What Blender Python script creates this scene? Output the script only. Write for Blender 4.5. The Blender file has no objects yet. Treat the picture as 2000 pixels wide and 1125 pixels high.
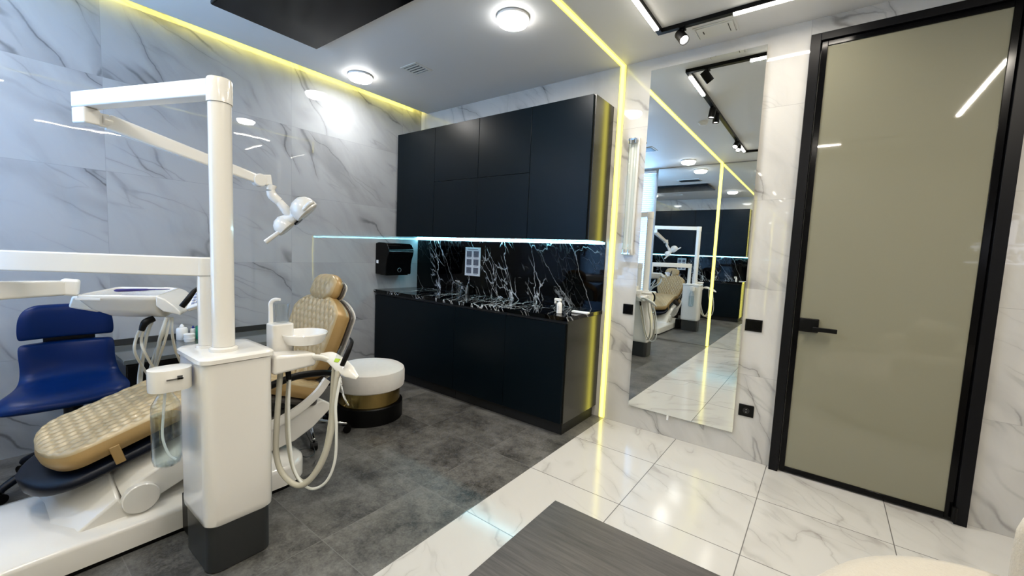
import bpy, bmesh, math, random
from mathutils import Vector, Matrix
random.seed(7)
SC = bpy.context.scene
COL = SC.collection
PI = math.pi

# ------------------------------------------------------------------ camera
RGT = Vector((0.79631942, 0.60335155, 0.04292184)).normalized()
UPV = Vector((-0.08615795, 0.04290482, 0.99535721)).normalized()
FWD = Vector((-0.59870876, 0.79632034, -0.08614947)).normalized()
CAM = Vector((3.85947, -3.260388, 1.38))
F = 810.733
cd = bpy.data.cameras.new('camera')
cam = bpy.data.objects.new('camera', cd)
COL.objects.link(cam)
cd.sensor_width = 36.0
cd.lens = F / 2000 * 36
cd.clip_start = 0.02
cam.matrix_world = Matrix(((RGT.x, UPV.x, -FWD.x, CAM.x), (RGT.y, UPV.y, -FWD.y, CAM.y), (RGT.z, UPV.z, -FWD.z, CAM.z), (0, 0, 0, 1)))
SC.camera = cam

# ------------------------------------------------------------------ world, view, lights
w = bpy.data.worlds.new('world'); SC.world = w; w.use_nodes = True
w.node_tree.nodes['Background'].inputs[0].default_value = (0.55, 0.72, 1.0, 1)
w.node_tree.nodes['Background'].inputs[1].default_value = 1.0
SC.view_settings.view_transform = 'Standard'
SC.view_settings.look = 'None'
SC.view_settings.exposure = 0.12
SC.view_settings.gamma = 1.0
SC.view_settings.use_curve_mapping = False
SC.cycles.max_bounces = 14
SC.cycles.diffuse_bounces = 4
SC.cycles.glossy_bounces = 8
SC.cycles.transmission_bounces = 10
SC.cycles.transparent_max_bounces = 12
SC.cycles.sample_clamp_indirect = 6
SC.cycles.blur_glossy = 0.3
SC.cycles.use_denoising = True
SC.cycles.caustics_refractive = False


def area_light(name, loc, rot, sx, sy, power, col, spread=PI):
    l = bpy.data.lights.new(name, 'AREA'); l.shape = 'RECTANGLE'; l.size = sx; l.size_y = sy
    l.energy = power; l.color = col; l.spread = spread
    o = bpy.data.objects.new(name, l); COL.objects.link(o); o.location = loc; o.rotation_euler = rot
    return o


def disc_light(name, loc, size, power, col):
    l = bpy.data.lights.new(name, 'AREA'); l.shape = 'DISK'; l.size = size; l.energy = power; l.color = col
    o = bpy.data.objects.new(name, l); COL.objects.link(o); o.location = loc
    return o


# daylight outside the window on the wall behind the camera
area_light('daylight', (0.75, -4.45, 1.9), (math.radians(90), 0, 0), 1.5, 2.2, 250, (0.33, 0.60, 1.0))
DISCS = [(2.10, -1.035), (0.385, -1.035), (2.03, -3.60), (0.40, -3.60)]
for x, y in DISCS:
    disc_light('ceiling_lamp_light', (x, y, 2.848), 0.17, 11.0, (1.0, 0.96, 0.89))
TRX0, TRX1, TRY0, TRY1 = 2.84, 4.74, -0.38, -3.33
LEDS = [((TRX0, -0.45), (TRX0, -0.91)), ((3.28, TRY0), (3.86, TRY0)), ((TRX0, -2.93), (TRX0, -3.24)),
        ((TRX1, -1.23), (TRX1, -2.6)), ((3.55, TRY1), (3.87, TRY1))]
for a, b in LEDS:
    L = math.hypot(b[0] - a[0], b[1] - a[1])
    vert = a[0] == b[0]
    area_light('track_led_light', ((a[0] + b[0]) / 2, (a[1] + b[1]) / 2, 2.862), (0, 0, 0 if not vert else PI / 2), L, 0.024, (9 if a[1] == TRY0 else 32) * L, (1.0, 0.915, 0.79))


# ------------------------------------------------------------------ measuring helpers
def ray(u, v):
    return RGT * ((u - 1000) / F) - UPV * ((v - 562.5) / F) + FWD


def at(u, v, d):
    return CAM + ray(u, v) * d


def onz(u, v, z):
    r = ray(u, v); return CAM + r * ((z - CAM.z) / r.z)


def onx(u, v, x):
    r = ray(u, v); return CAM + r * ((x - CAM.x) / r.x)


def ony(u, v, y):
    r = ray(u, v); return CAM + r * ((y - CAM.y) / r.y)


# ------------------------------------------------------------------ materials
def newmat(name):
    m = bpy.data.materials.new(name); m.use_nodes = True
    return m, m.node_tree, m.node_tree.nodes['Principled BSDF']


def S(name, col, rough=0.4, metal=0.0, coat=0.0, spec=0.5, bump=0.0, bscale=200, sheen=0.0, var=0.0):
    m, nt, p = newmat(name)
    p.inputs['Base Color'].default_value = (*col, 1)
    p.inputs['Roughness'].default_value = rough
    p.inputs['Metallic'].default_value = metal
    p.inputs['Coat Weight'].default_value = coat
    p.inputs['Coat Roughness'].default_value = 0.05
    p.inputs['Specular IOR Level'].default_value = spec
    p.inputs['Sheen Weight'].default_value = sheen
    if bump or var:
        tc = nt.nodes.new('ShaderNodeTexCoord')
        n = nt.nodes.new('ShaderNodeTexNoise'); n.inputs['Scale'].default_value = bscale; n.inputs['Detail'].default_value = 4
        nt.links.new(tc.outputs['Object'], n.inputs['Vector'])
        if bump:
            b = nt.nodes.new('ShaderNodeBump'); b.inputs['Strength'].default_value = bump; b.inputs['Distance'].default_value = 0.002
            nt.links.new(n.outputs['Fac'], b.inputs['Height']); nt.links.new(b.outputs['Normal'], p.inputs['Normal'])
        if var:
            mx = nt.nodes.new('ShaderNodeMix'); mx.data_type = 'RGBA'
            mx.inputs[6].default_value = (*[c * (1 - var) for c in col], 1); mx.inputs[7].default_value = (*[min(1, c * (1 + var)) for c in col], 1)
            nt.links.new(n.outputs['Fac'], mx.inputs[0]); nt.links.new(mx.outputs[2], p.inputs['Base Color'])
    return m


def EM(name, col, strength):
    m, nt, p = newmat(name)
    p.inputs['Base Color'].default_value = (*[min(1, c) * 0.8 for c in col], 1)
    p.inputs['Emission Color'].default_value = (*col, 1)
    p.inputs['Emission Strength'].default_value = strength
    return m


class NT:
    """tiny helper to write node maths"""
    def __init__(s, nt): s.nt = nt
    def n(s, t, **kw):
        x = s.nt.nodes.new(t)
        for k, v in kw.items(): setattr(x, k, v)
        return x
    def m(s, op, *a):
        x = s.nt.nodes.new('ShaderNodeMath'); x.operation = op
        for i, v in enumerate(a):
            if isinstance(v, (int, float)): x.inputs[i].default_value = v
            else: s.nt.links.new(v, x.inputs[i])
        return x.outputs[0]
    def vec(s, x, y, z=0.0):
        c = s.nt.nodes.new('ShaderNodeCombineXYZ')
        for i, v in enumerate((x, y, z)):
            if isinstance(v, (int, float)): c.inputs[i].default_value = v
            else: s.nt.links.new(v, c.inputs[i])
        return c.outputs[0]
    def noise(s, vec, scale, detail=5, rough=0.55, dist=0.0, out='Fac'):
        x = s.nt.nodes.new('ShaderNodeTexNoise')
        x.inputs['Scale'].default_value = scale; x.inputs['Detail'].default_value = detail
        x.inputs['Roughness'].default_value = rough; x.inputs['Distortion'].default_value = dist
        s.nt.links.new(vec, x.inputs['Vector']); return x.outputs[out]
    def rng(s, v, a, b, c, d, smooth=False):
        x = s.nt.nodes.new('ShaderNodeMapRange'); x.interpolation_type = 'SMOOTHSTEP' if smooth else 'LINEAR'
        for i, q in enumerate((v, a, b, c, d)):
            if isinstance(q, (int, float)): x.inputs[i].default_value = q
            else: s.nt.links.new(q, x.inputs[i])
        return x.outputs[0]
    def mix(s, f, a, b):
        x = s.nt.nodes.new('ShaderNodeMix'); x.data_type = 'RGBA'
        for i, q in ((0, f), (6, a), (7, b)):
            if isinstance(q, (int, float)): x.inputs[i].default_value = q
            elif isinstance(q, tuple): x.inputs[i].default_value = (*q, 1)
            else: s.nt.links.new(q, x.inputs[i])
        return x.outputs[2]
    def link(s, a, b): s.nt.links.new(a, b)


def uvpos(N, axes):
    g = N.n('ShaderNodeNewGeometry'); sp = N.n('ShaderNodeSeparateXYZ'); N.link(g.outputs['Position'], sp.inputs[0])
    return sp.outputs['XYZ'.index(axes[0])], sp.outputs['XYZ'.index(axes[1])]


def tilecell(N, u, v, u0, v0, su, sv, joint):
    a = N.m('DIVIDE', N.m('SUBTRACT', u, u0), su); b = N.m('DIVIDE', N.m('SUBTRACT', v, v0), sv)
    ia, ib = N.m('FLOOR', a), N.m('FLOOR', b)
    fa, fb = N.m('SUBTRACT', a, ia), N.m('SUBTRACT', b, ib)
    da = N.m('MULTIPLY', N.m('SUBTRACT', 0.5, N.m('ABSOLUTE', N.m('SUBTRACT', fa, 0.5))), su)
    db = N.m('MULTIPLY', N.m('SUBTRACT', 0.5, N.m('ABSOLUTE', N.m('SUBTRACT', fb, 0.5))), sv)
    g = N.rng(N.m('MINIMUM', da, db), joint * 0.4, joint, 1, 0)
    wn = N.n('ShaderNodeTexWhiteNoise', noise_dimensions='2D'); N.link(N.vec(ia, ib), wn.inputs['Vector'])
    return g, wn.outputs['Value'], wn.outputs['Color']


def marble(name, axes, base, vein, ang, u0, v0, su, sv, scale=1.0, joint=0.002, jcol=(0.25, 0.25, 0.25), rough=0.06, strength=1.0, wav=0.0, cloud=0.25):
    m, nt, p = newmat(name); N = NT(nt)
    u, v = uvpos(N, axes)
    g, wv, wc = tilecell(N, u, v, u0, v0, su, sv, joint)
    off = N.m('MULTIPLY', wv, 37.0)
    c, s_ = math.cos(ang), math.sin(ang)
    al = N.m('ADD', N.m('MULTIPLY', u, c), N.m('MULTIPLY', v, s_))
    ac = N.m('SUBTRACT', N.m('MULTIPLY', v, c), N.m('MULTIPLY', u, s_))
    def layer(da, stretch, sc, wcore, whalo, lo, hi, warp, seed, hamt):
        c2, s2 = math.cos(ang + da), math.sin(ang + da)
        l_ = N.m('ADD', N.m('MULTIPLY', u, c2), N.m('MULTIPLY', v, s2)); c_ = N.m('SUBTRACT', N.m('MULTIPLY', v, c2), N.m('MULTIPLY', u, s2))
        iso = N.vec(N.m('ADD', u, off), N.m('ADD', v, off), seed)
        wob = N.m('ADD', N.m('MULTIPLY', N.m('SUBTRACT', N.noise(iso, 2.0 * scale, 2, 0.5), 0.5), warp), N.m('MULTIPLY', N.m('SUBTRACT', N.noise(iso, 9.0 * scale, 3, 0.6), 0.5), warp * 0.16))
        q = N.vec(N.m('ADD', N.m('MULTIPLY', l_, stretch), off), N.m('ADD', N.m('ADD', c_, wob), off), seed)
        n_ = N.noise(q, sc * scale, 2, 0.4)
        a_ = N.m('ABSOLUTE', N.m('SUBTRACT', n_, 0.5))
        qm = N.vec(N.m('ADD', N.m('MULTIPLY', l_, 0.6), off), N.m('ADD', c_, off), seed + 9.0)
        mk = N.rng(N.noise(qm, 2.2 * scale, 2, 0.5), lo, hi, 0, 1, True)
        thick = N.rng(N.noise(iso, 3.5 * scale, 2), 0.3, 0.7, 0.4, 1.7)
        cr = N.m('MULTIPLY', N.rng(N.m('DIVIDE', a_, thick), 0.0, wcore, 1, 0, True), mk)
        ha = N.m('MULTIPLY', N.rng(a_, 0.0, whalo, 1, 0, True), N.m('MULTIPLY', mk, hamt))
        return cr, ha, q
    c1_, h1_, q1 = layer(0.0, 0.16, 1.9, 0.009, 0.085, 0.43, 0.60, 0.30, 1.0, 0.40)
    c2_, h2_, q2 = layer(-0.42, 0.20, 2.6, 0.008, 0.045, 0.50, 0.64, 0.22, 5.0, 0.30)
    c3_, h3_, q3 = layer(0.12, 0.14, 5.5, 0.014, 0.06, 0.50, 0.66, 0.16, 8.0, 0.12)
    core = N.m('ADD', N.m('MULTIPLY', c1_, 0.62), h1_); halo = N.m('ADD', N.m('MULTIPLY', c2_, 0.55), h2_)
    fine = N.m('ADD', N.m('MULTIPLY', c3_, 0.30), h3_)
    cl = N.m('MULTIPLY', N.rng(N.noise(q2, 2.4 * scale, 7, 0.62), 0.46, 0.74, 0, 1, True), cloud)
    tot = N.m('MINIMUM', N.m('MULTIPLY', N.m('ADD', N.m('ADD', core, halo), N.m('ADD', fine, cl)), strength), 1.0)
    col = N.mix(tot, base, vein)
    col = N.mix(g, col, jcol)
    N.link(col, p.inputs['Base Color'])
    p.inputs['Roughness'].default_value = rough
    p.inputs['Specular IOR Level'].default_value = 0.6
    if wav:
        bn = N.noise(N.vec(u, v, 0.0), 3.5, 2, 0.5)
        b = N.n('ShaderNodeBump'); b.inputs['Strength'].default_value = wav; b.inputs['Distance'].default_value = 0.01
        N.link(bn, b.inputs['Height']); N.link(b.outputs['Normal'], p.inputs['Normal'])
    return m


def black_marble(name, axes, third=None):
    m, nt, p = newmat(name); N = NT(nt)
    g = N.n('ShaderNodeNewGeometry'); sp = N.n('ShaderNodeSeparateXYZ'); N.link(g.outputs['Position'], sp.inputs[0])
    x, y, z = sp.outputs
    # veins run mostly upright and lean to the right as they fall
    v = N.m('ADD', z, N.m('MULTIPLY', y, 0.8))
    ang = math.radians(-62); c, s_ = math.cos(ang), math.sin(ang)
    al = N.m('ADD', N.m('MULTIPLY', x, c), N.m('MULTIPLY', v, s_))
    ac = N.m('SUBTRACT', N.m('MULTIPLY', v, c), N.m('MULTIPLY', x, s_))
    pv = N.vec(N.m('MULTIPLY', al, 0.38), ac, 3.3)
    w1 = N.noise(pv, 6, 4, 0.6, 0, 'Color')
    ad = N.n('ShaderNodeVectorMath', operation='MULTIPLY_ADD'); N.link(w1, ad.inputs[0]); ad.inputs[1].default_value = (0.13,) * 3; N.link(pv, ad.inputs[2])
    pw = ad.outputs[0]
    def vor(scale, width, lo, hi, msc, amp):
        vo = N.n('ShaderNodeTexVoronoi', feature='DISTANCE_TO_EDGE'); vo.inputs['Scale'].default_value = scale
        N.link(pw, vo.inputs['Vector'])
        wd = N.m('MULTIPLY', N.noise(pw, 7, 3), width * 2)
        e = N.rng(vo.outputs['Distance'], 0.0, wd, 1, 0, True)
        mk = N.rng(N.noise(pv, msc, 3, 0.6), lo, hi, 0, 1, True)
        return N.m('MULTIPLY', N.m('MULTIPLY', e, mk), amp)
    dz_ = N.m('SUBTRACT', 1.47, z)
    fan = N.m('DIVIDE', N.m('ABSOLUTE', N.m('SUBTRACT', x, N.m('ADD', 1.15, N.m('MULTIPLY', dz_, 0.45)))), N.m('ADD', 0.22, N.m('MULTIPLY', dz_, 0.85)))
    fan2 = N.m('DIVIDE', N.m('ABSOLUTE', N.m('SUBTRACT', x, 0.32)), 0.10)
    bandm = N.m('MAXIMUM', N.rng(fan, 0.65, 1.25, 1, 0.05, True), N.rng(fan2, 0.5, 1.5, 0.8, 0.05, True))
    A = vor(6.5, 0.022, 0.46, 0.55, 3.2, 0.9)
    B = vor(16, 0.045, 0.49, 0.58, 5.0, 0.7)
    Cc = vor(2.7, 0.008, 0.40, 0.5, 2.0, 1.0)
    t = N.m('MINIMUM', N.m('ADD', N.m('MULTIPLY', N.m('ADD', A, B), bandm), N.m('MULTIPLY', Cc, N.m('ADD', N.m('MULTIPLY', bandm, 0.6), 0.4))), 1.0)
    col = N.mix(t, (0.0004, 0.0005, 0.001), (0.70, 0.72, 0.74))
    N.link(col, p.inputs['Base Color'])
    p.inputs['Roughness'].default_value = 0.04; p.inputs['Specular IOR Level'].default_value = 0.16
    return m


def stone_floor(name):
    m, nt, p = newmat(name); N = NT(nt)
    u, v = uvpos(N, 'XY')
    g, wv, wc = tilecell(N, u, v, 2.09, -0.50, 0.6, 0.6, 0.0022)
    pos = N.vec(u, v, N.m('MULTIPLY', wv, 20))
    n1 = N.noise(pos, 3.0, 6, 0.6, 0.3); n2 = N.noise(pos, 22, 6, 0.7); n3 = N.noise(pos, 95, 3, 0.6)
    f = N.m('ADD', N.m('MULTIPLY', n1, 0.5), N.m('ADD', N.m('MULTIPLY', n2, 0.30), N.m('MULTIPLY', n3, 0.20)))
    f = N.m('ADD', N.rng(f, 0.40, 0.60, 0, 1), N.m('MULTIPLY', N.m('SUBTRACT', wv, 0.5), 0.25))
    col = N.mix(N.m('MINIMUM', N.m('MAXIMUM', f, 0.0), 1.0), (0.030, 0.030, 0.029), (0.150, 0.147, 0.138))
    col = N.mix(N.m('MULTIPLY', g, 0.7), col, (0.16, 0.16, 0.155))
    N.link(col, p.inputs['Base Color'])
    N.link(N.rng(n2, 0.3, 0.7, 0.34, 0.46), p.inputs['Roughness']); p.inputs['Specular IOR Level'].default_value = 0.35
    b = N.n('ShaderNodeBump'); b.inputs['Strength'].default_value = 0.12; b.inputs['Distance'].default_value = 0.002
    N.link(n2, b.inputs['Height']); N.link(b.outputs['Normal'], p.inputs['Normal'])
    return m


def wood(name):
    m, nt, p = newmat(name); N = NT(nt)
    tc = N.n('ShaderNodeTexCoord'); sp = N.n('ShaderNodeSeparateXYZ'); N.link(tc.outputs['Object'], sp.inputs[0])
    pv = N.vec(N.m('MULTIPLY', sp.outputs[0], 0.9), N.m('MULTIPLY', sp.outputs[1], 14), sp.outputs[2])
    n1 = N.noise(pv, 3.0, 6, 0.65, 0.8); n2 = N.noise(pv, 14, 4, 0.6)
    f = N.rng(N.m('ADD', N.m('MULTIPLY', n1, 0.65), N.m('MULTIPLY', n2, 0.35)), 0.36, 0.64, 0, 1)
    N.link(N.mix(f, (0.022, 0.020, 0.020), (0.075, 0.068, 0.064)), p.inputs['Base Color'])
    p.inputs['Roughness'].default_value = 0.42
    b = N.n('ShaderNodeBump'); b.inputs['Strength'].default_value = 0.3; b.inputs['Distance'].default_value = 0.001
    N.link(n1, b.inputs['Height']); N.link(b.outputs['Normal'], p.inputs['Normal'])
    return m


def glassy(name, col=(0.93, 0.95, 0.95), rough=0.0, ior=1.45, gloss=0.10):
    """thin clear wall: mostly see-through with a fresnel shine"""
    m = bpy.data.materials.new(name); m.use_nodes = True; nt = m.node_tree
    nt.nodes.remove(nt.nodes['Principled BSDF']); out = nt.nodes['Material Output']
    t = nt.nodes.new('ShaderNodeBsdfTransparent'); t.inputs[0].default_value = (*col, 1)
    g = nt.nodes.new('ShaderNodeBsdfGlossy'); g.inputs['Roughness'].default_value = rough
    f = nt.nodes.new('ShaderNodeLayerWeight'); f.inputs['Blend'].default_value = 0.5
    pw = nt.nodes.new('ShaderNodeMath'); pw.operation = 'POWER'; pw.inputs[1].default_value = 3.0; nt.links.new(f.outputs['Facing'], pw.inputs[0])
    mx = nt.nodes.new('ShaderNodeMixShader'); ad = nt.nodes.new('ShaderNodeMath'); ad.operation = 'MULTIPLY_ADD'; ad.inputs[1].default_value = 0.7; ad.inputs[2].default_value = gloss * 0.6
    nt.links.new(pw.outputs[0], ad.inputs[0]); nt.links.new(ad.outputs[0], mx.inputs[0])
    nt.links.new(t.outputs[0], mx.inputs[1]); nt.links.new(g.outputs[0], mx.inputs[2]); nt.links.new(mx.outputs[0], out.inputs[0])
    return m


M = {}
M['wall_left'] = marble('blue_grey_marble_tile', 'YZ', (0.36, 0.38, 0.405), (0.125, 0.13, 0.145), math.radians(-33), -2.66, 0.0, 1.2, 0.6, 1.0, 0.0014, (0.26, 0.28, 0.30), 0.015, 0.85, 0.05, 0.35)
M['wall_white'] = marble('white_marble_tile', 'XZ', (0.56, 0.55, 0.525), (0.15, 0.145, 0.14), math.radians(-38), 2.46, 0.0, 1.2, 0.6, 1.25, 0.0014, (0.36, 0.35, 0.34), 0.025, 0.66, 0.04, 0.28)
M['wall_side'] = S('warm_white_paint', (0.62, 0.61, 0.58), 0.6)
M['floor_white'] = marble('white_marble_floor_tile', 'XY', (0.55, 0.54, 0.515), (0.30, 0.28, 0.26), math.radians(-40), 2.45, -0.50, 0.6, 0.6, 1.7, 0.0032, (0.13, 0.125, 0.12), 0.13, 0.62, 0.0, 0.10)
M['floor_dark'] = stone_floor('dark_stone_tile')
M['ceiling'] = S('ceiling_paint', (0.66, 0.66, 0.65), 0.55)
M['bm'] = black_marble('black_marble', 'XZ')
M['cab'] = S('blue_black_satin_lacquer', (0.0012, 0.0042, 0.0070), 0.33, spec=0.15, bump=0.02, bscale=400)
M['cabgap'] = S('cabinet_matt_black', (0.003, 0.003, 0.004), 0.6)  # even matt near-black for plinths, grip rails, socket well and hatch slots
M['cabside'] = S('black_satin_panel', (0.012, 0.012, 0.010), 0.22, spec=0.42)
M['black'] = S('black_satin', (0.002, 0.002, 0.0022), 0.38, spec=0.16)
M['blackm'] = S('black_anodised_metal', (0.003, 0.0032, 0.0045), 0.38, 0.0, spec=0.18)
M['blackg'] = S('black_gloss_plastic', (0.0015, 0.0015, 0.002), 0.14, spec=0.15)
M['white'] = S('white_gloss_lacquer', (0.72, 0.70, 0.66), 0.16, coat=0.4)
M['whitec'] = S('white_ceramic', (0.80, 0.79, 0.77), 0.08, coat=0.5)
M['whitem'] = S('white_matt_plastic', (0.76, 0.76, 0.75), 0.4)
M['dgrey'] = S('anthracite_plastic', (0.022, 0.024, 0.025), 0.3)
M['mgrey'] = S('taupe_grey_shell', (0.055, 0.047, 0.042), 0.3)
M['gold'] = S('gold_leatherette', (0.34, 0.215, 0.080), 0.38, 0.15, coat=0.08, bump=0.15, bscale=500)
M['quilt'] = S('quilted_champagne_leatherette', (0.40, 0.305, 0.165), 0.38, 0.10, coat=0.08, bump=0.15, bscale=500)
M['brass'] = S('brass_band', (0.50, 0.35, 0.12), 0.20, 1.0)
M['chrome'] = S('chrome', (0.85, 0.86, 0.88), 0.08, 1.0)
M['steel'] = S('brushed_steel', (0.5, 0.5, 0.5), 0.3, 1.0)
M['blue'] = S('royal_blue_vinyl', (0.0002, 0.012, 0.075), 0.34, coat=0.0, spec=0.16, bump=0.05, bscale=500)
M['navy'] = S('navy_black_plastic', (0.0015, 0.0035, 0.010), 0.4, spec=0.2)
M['boucle'] = S('cream_boucle', (0.50, 0.455, 0.38), 0.9, bump=1.0, bscale=130, sheen=0.3, var=0.08)
M['velvet'] = S('ivory_velvet', (0.66, 0.63, 0.59), 0.75, sheen=0.5, bump=0.2, bscale=30, var=0.06)
M['hose'] = S('warm_grey_hose', (0.42, 0.40, 0.33), 0.35)
M['hosew'] = S('pale_grey_hose', (0.62, 0.63, 0.60), 0.35)
M['slate'] = S('grey_glass_top', (0.10, 0.11, 0.11), 0.08, bump=0.02)
M['wood'] = wood('dark_ash_wood')
M['mirror'] = S('mirror_silver', (0.86, 0.88, 0.87), 0.0, 1.0)
M['mirror_edge'] = S('mirror_bevel', (0.75, 0.80, 0.78), 0.05, 0.9)
M['frost'] = S('frosted_olive_glass', (0.215, 0.208, 0.150), 0.03, coat=0.0, spec=0.5)
M['disc'] = EM('ceiling_disc_diffuser', (1.0, 0.99, 0.97), 24.0)
M['led'] = EM('track_led_diffuser', (1.0, 0.94, 0.84), 12.0)
M['yled'] = EM('yellow_led_core', (1.0, 0.90, 0.13), 3.6)
M['yedge'] = EM('yellow_led_edge', (0.88, 0.80, 0.20), 1.0)
M['cove'] = EM('cove_led_yellow', (1.0, 0.85, 0.17), 15.0)
M['cyan'] = EM('cool_white_led_strip', (0.27, 0.80, 1.0), 30.0)
M['spot'] = EM('spot_lens', (1.0, 0.97, 0.92), 15.0)
M['clear'] = glassy('clear_plastic')
M['water'] = glassy('water', (0.86, 0.92, 0.94), 0.0, 1.33, 0.02)
M['clearglass'] = glassy('window_glass', (0.97, 0.99, 0.99), 0.0, 1.4, 0.0)
M['paper'] = S('paper_white', (0.80, 0.82, 0.84), 0.3)
M['photo'] = S('printed_picture', (0.12, 0.13, 0.17), 0.35, var=0.9, bscale=60)
M['ink'] = S('print_ink', (0.25, 0.27, 0.32), 0.4)
M['green'] = S('green_plastic', (0.005, 0.20, 0.10), 0.15)
M['bluecap'] = S('dark_blue_cap', (0.01, 0.02, 0.22), 0.3)
M['violet'] = S('violet_silicone', (0.045, 0.035, 0.22), 0.3)
M['lime'] = S('lime_green_plastic', (0.45, 0.65, 0.05), 0.3)
M['keypad'] = S('grey_blue_keys', (0.20, 0.23, 0.36), 0.4)
M['tube'] = glassy('lamp_tube_glass', (0.95, 0.97, 0.95), 0.02, 1.5, 0.12)
M['fixture'] = S('white_fixture', (0.66, 0.66, 0.62), 0.3)
M['blind'] = S('white_blind_slat', (0.70, 0.78, 0.86), 0.45)
m_, nt_b, p_b = newmat('white_blind_slat'); p_b.inputs['Base Color'].default_value = (0.70, 0.78, 0.86, 1); p_b.inputs['Roughness'].default_value = 0.5
tl_ = nt_b.nodes.new('ShaderNodeBsdfTranslucent'); tl_.inputs[0].default_value = (0.66, 0.78, 0.92, 1); mx_ = nt_b.nodes.new('ShaderNodeMixShader'); mx_.inputs[0].default_value = 0.12
nt_b.links.new(p_b.outputs[0], mx_.inputs[1]); nt_b.links.new(tl_.outputs[0], mx_.inputs[2]); nt_b.links.new(mx_.outputs[0], nt_b.nodes['Material Output'].inputs[0]); M['blind'] = m_
M['glow'] = EM('sign_white_glow', (0.80, 0.84, 1.0), 2.6)
M['signbase'] = S('sign_clear_grey', (0.35, 0.36, 0.38), 0.3)
M['wallback'] = S('plain_wall', (0.34, 0.34, 0.33), 0.6)


# ------------------------------------------------------------------ mesh helpers
class MB:
    def __init__(s): s.v = []; s.f = []; s.mi = []; s.cur = 0
    def add(s, vs, fs):
        o = len(s.v); s.v += [Vector(q) for q in vs]; s.f += [tuple(i + o for i in f) for f in fs]; s.mi += [s.cur] * len(fs)
        return s
    def box(s, a, b, rot=None, piv=None):
        a, b = Vector(a), Vector(b)
        vs = [Vector((x, y, z)) for z in (a.z, b.z) for y in (a.y, b.y) for x in (a.x, b.x)]
        if rot is not None:
            piv = Vector(piv) if piv is not None else (a + b) / 2
            vs = [piv + rot @ (q - piv) for q in vs]
        return s.add(vs, [(0, 2, 3, 1), (4, 5, 7, 6), (0, 1, 5, 4), (2, 6, 7, 3), (0, 4, 6, 2), (1, 3, 7, 5)])
    def beam(s, p, q, wd, ht, up=(0, 0, 1), w2=None, h2=None):
        p, q = Vector(p), Vector(q); d = (q - p).normalized(); sd = d.cross(Vector(up)).normalized(); u = sd.cross(d)
        w2 = w2 or wd; h2 = h2 or ht
        vs = [p + sd * (a * wd / 2) + u * (b * ht / 2) for a, b in ((-1, -1), (1, -1), (1, 1), (-1, 1))] + [q + sd * (a * w2 / 2) + u * (b * h2 / 2) for a, b in ((-1, -1), (1, -1), (1, 1), (-1, 1))]
        return s.add(vs, [(0, 1, 2, 3), (7, 6, 5, 4), (0, 4, 5, 1), (1, 5, 6, 2), (2, 6, 7, 3), (3, 7, 4, 0)])
    def loft(s, rings, cap=True, closed=True):
        n = len(rings[0]); vs = [p for r in rings for p in r]; fs = []
        for i in range(len(rings) - 1):
            for j in range(n if closed else n - 1):
                k = (j + 1) % n
                fs.append((i * n + j, i * n + k, (i + 1) * n + k, (i + 1) * n + j))
        if cap:
            fs.append(tuple(reversed(range(n)))); fs.append(tuple((len(rings) - 1) * n + j for j in range(n)))
        return s.add(vs, fs)
    def cyl(s, p, q, r, r2=None, seg=24, cap=True):
        p, q = Vector(p), Vector(q); d = (q - p).normalized()
        a = d.orthogonal().normalized(); b = d.cross(a); r2 = r if r2 is None else r2
        R = lambda c, rr: [c + a * (rr * math.cos(2 * PI * i / seg)) + b * (rr * math.sin(2 * PI * i / seg)) for i in range(seg)]
        return s.loft([R(p, r), R(q, r2)], cap)
    def lathe(s, c, prof, seg=40, axis=(0, 0, 1), cap=True):
        c = Vector(c); d = Vector(axis).normalized(); a = d.orthogonal().normalized(); b = d.cross(a)
        rings = [[c + d * h + a * (r * math.cos(2 * PI * i / seg)) + b * (r * math.sin(2 * PI * i / seg)) for i in range(seg)] for r, h in prof]
        return s.loft(rings, cap)
    def tube(s, pts, r, seg=12, cap=True, sub=6, flat=1.0):
        P = catmull(pts, sub) if sub > 1 else [Vector(p) for p in pts]
        n = len(P); rr = r if isinstance(r, (list, tuple)) else [r] * 2
        T = [(P[min(i + 1, n - 1)] - P[max(i - 1, 0)]).normalized() for i in range(n)]
        a = T[0].orthogonal().normalized(); rings = []
        for i in range(n):
            a = (a - T[i] * a.dot(T[i])).normalized(); b = T[i].cross(a)
            t = i / (n - 1) * (len(rr) - 1); k = min(int(t), len(rr) - 2); ra = rr[k] + (rr[k + 1] - rr[k]) * (t - k)
            rings.append([P[i] + a * (ra * math.cos(2 * PI * j / seg)) + b * (ra * flat * math.sin(2 * PI * j / seg)) for j in range(seg)])
        return s.loft(rings, cap)
    def prism(s, poly, axis, a, b):
        def mk(p, t):
            return {'x': (t, p[0], p[1]), 'y': (p[0], t, p[1]), 'z': (p[0], p[1], t)}[axis]
        return s.loft([[Vector(mk(p, a)) for p in poly], [Vector(mk(p, b)) for p in poly]])
    def sphere(s, c, r, sx=1, sy=1, sz=1, seg=24, rings=14, rot=None):
        c = Vector(c); R = []
        for i in range(rings + 1):
            t = PI * (i + 0.001 + (0 if i < rings else -0.002)) / rings
            ring = []
            for j in range(seg):
                q = Vector((r * sx * math.sin(t) * math.cos(2 * PI * j / seg), r * sy * math.sin(t) * math.sin(2 * PI * j / seg), -r * sz * math.cos(t)))
                ring.append(c + (rot @ q if rot is not None else q))
            R.append(ring)
        return s.loft(R)


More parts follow.
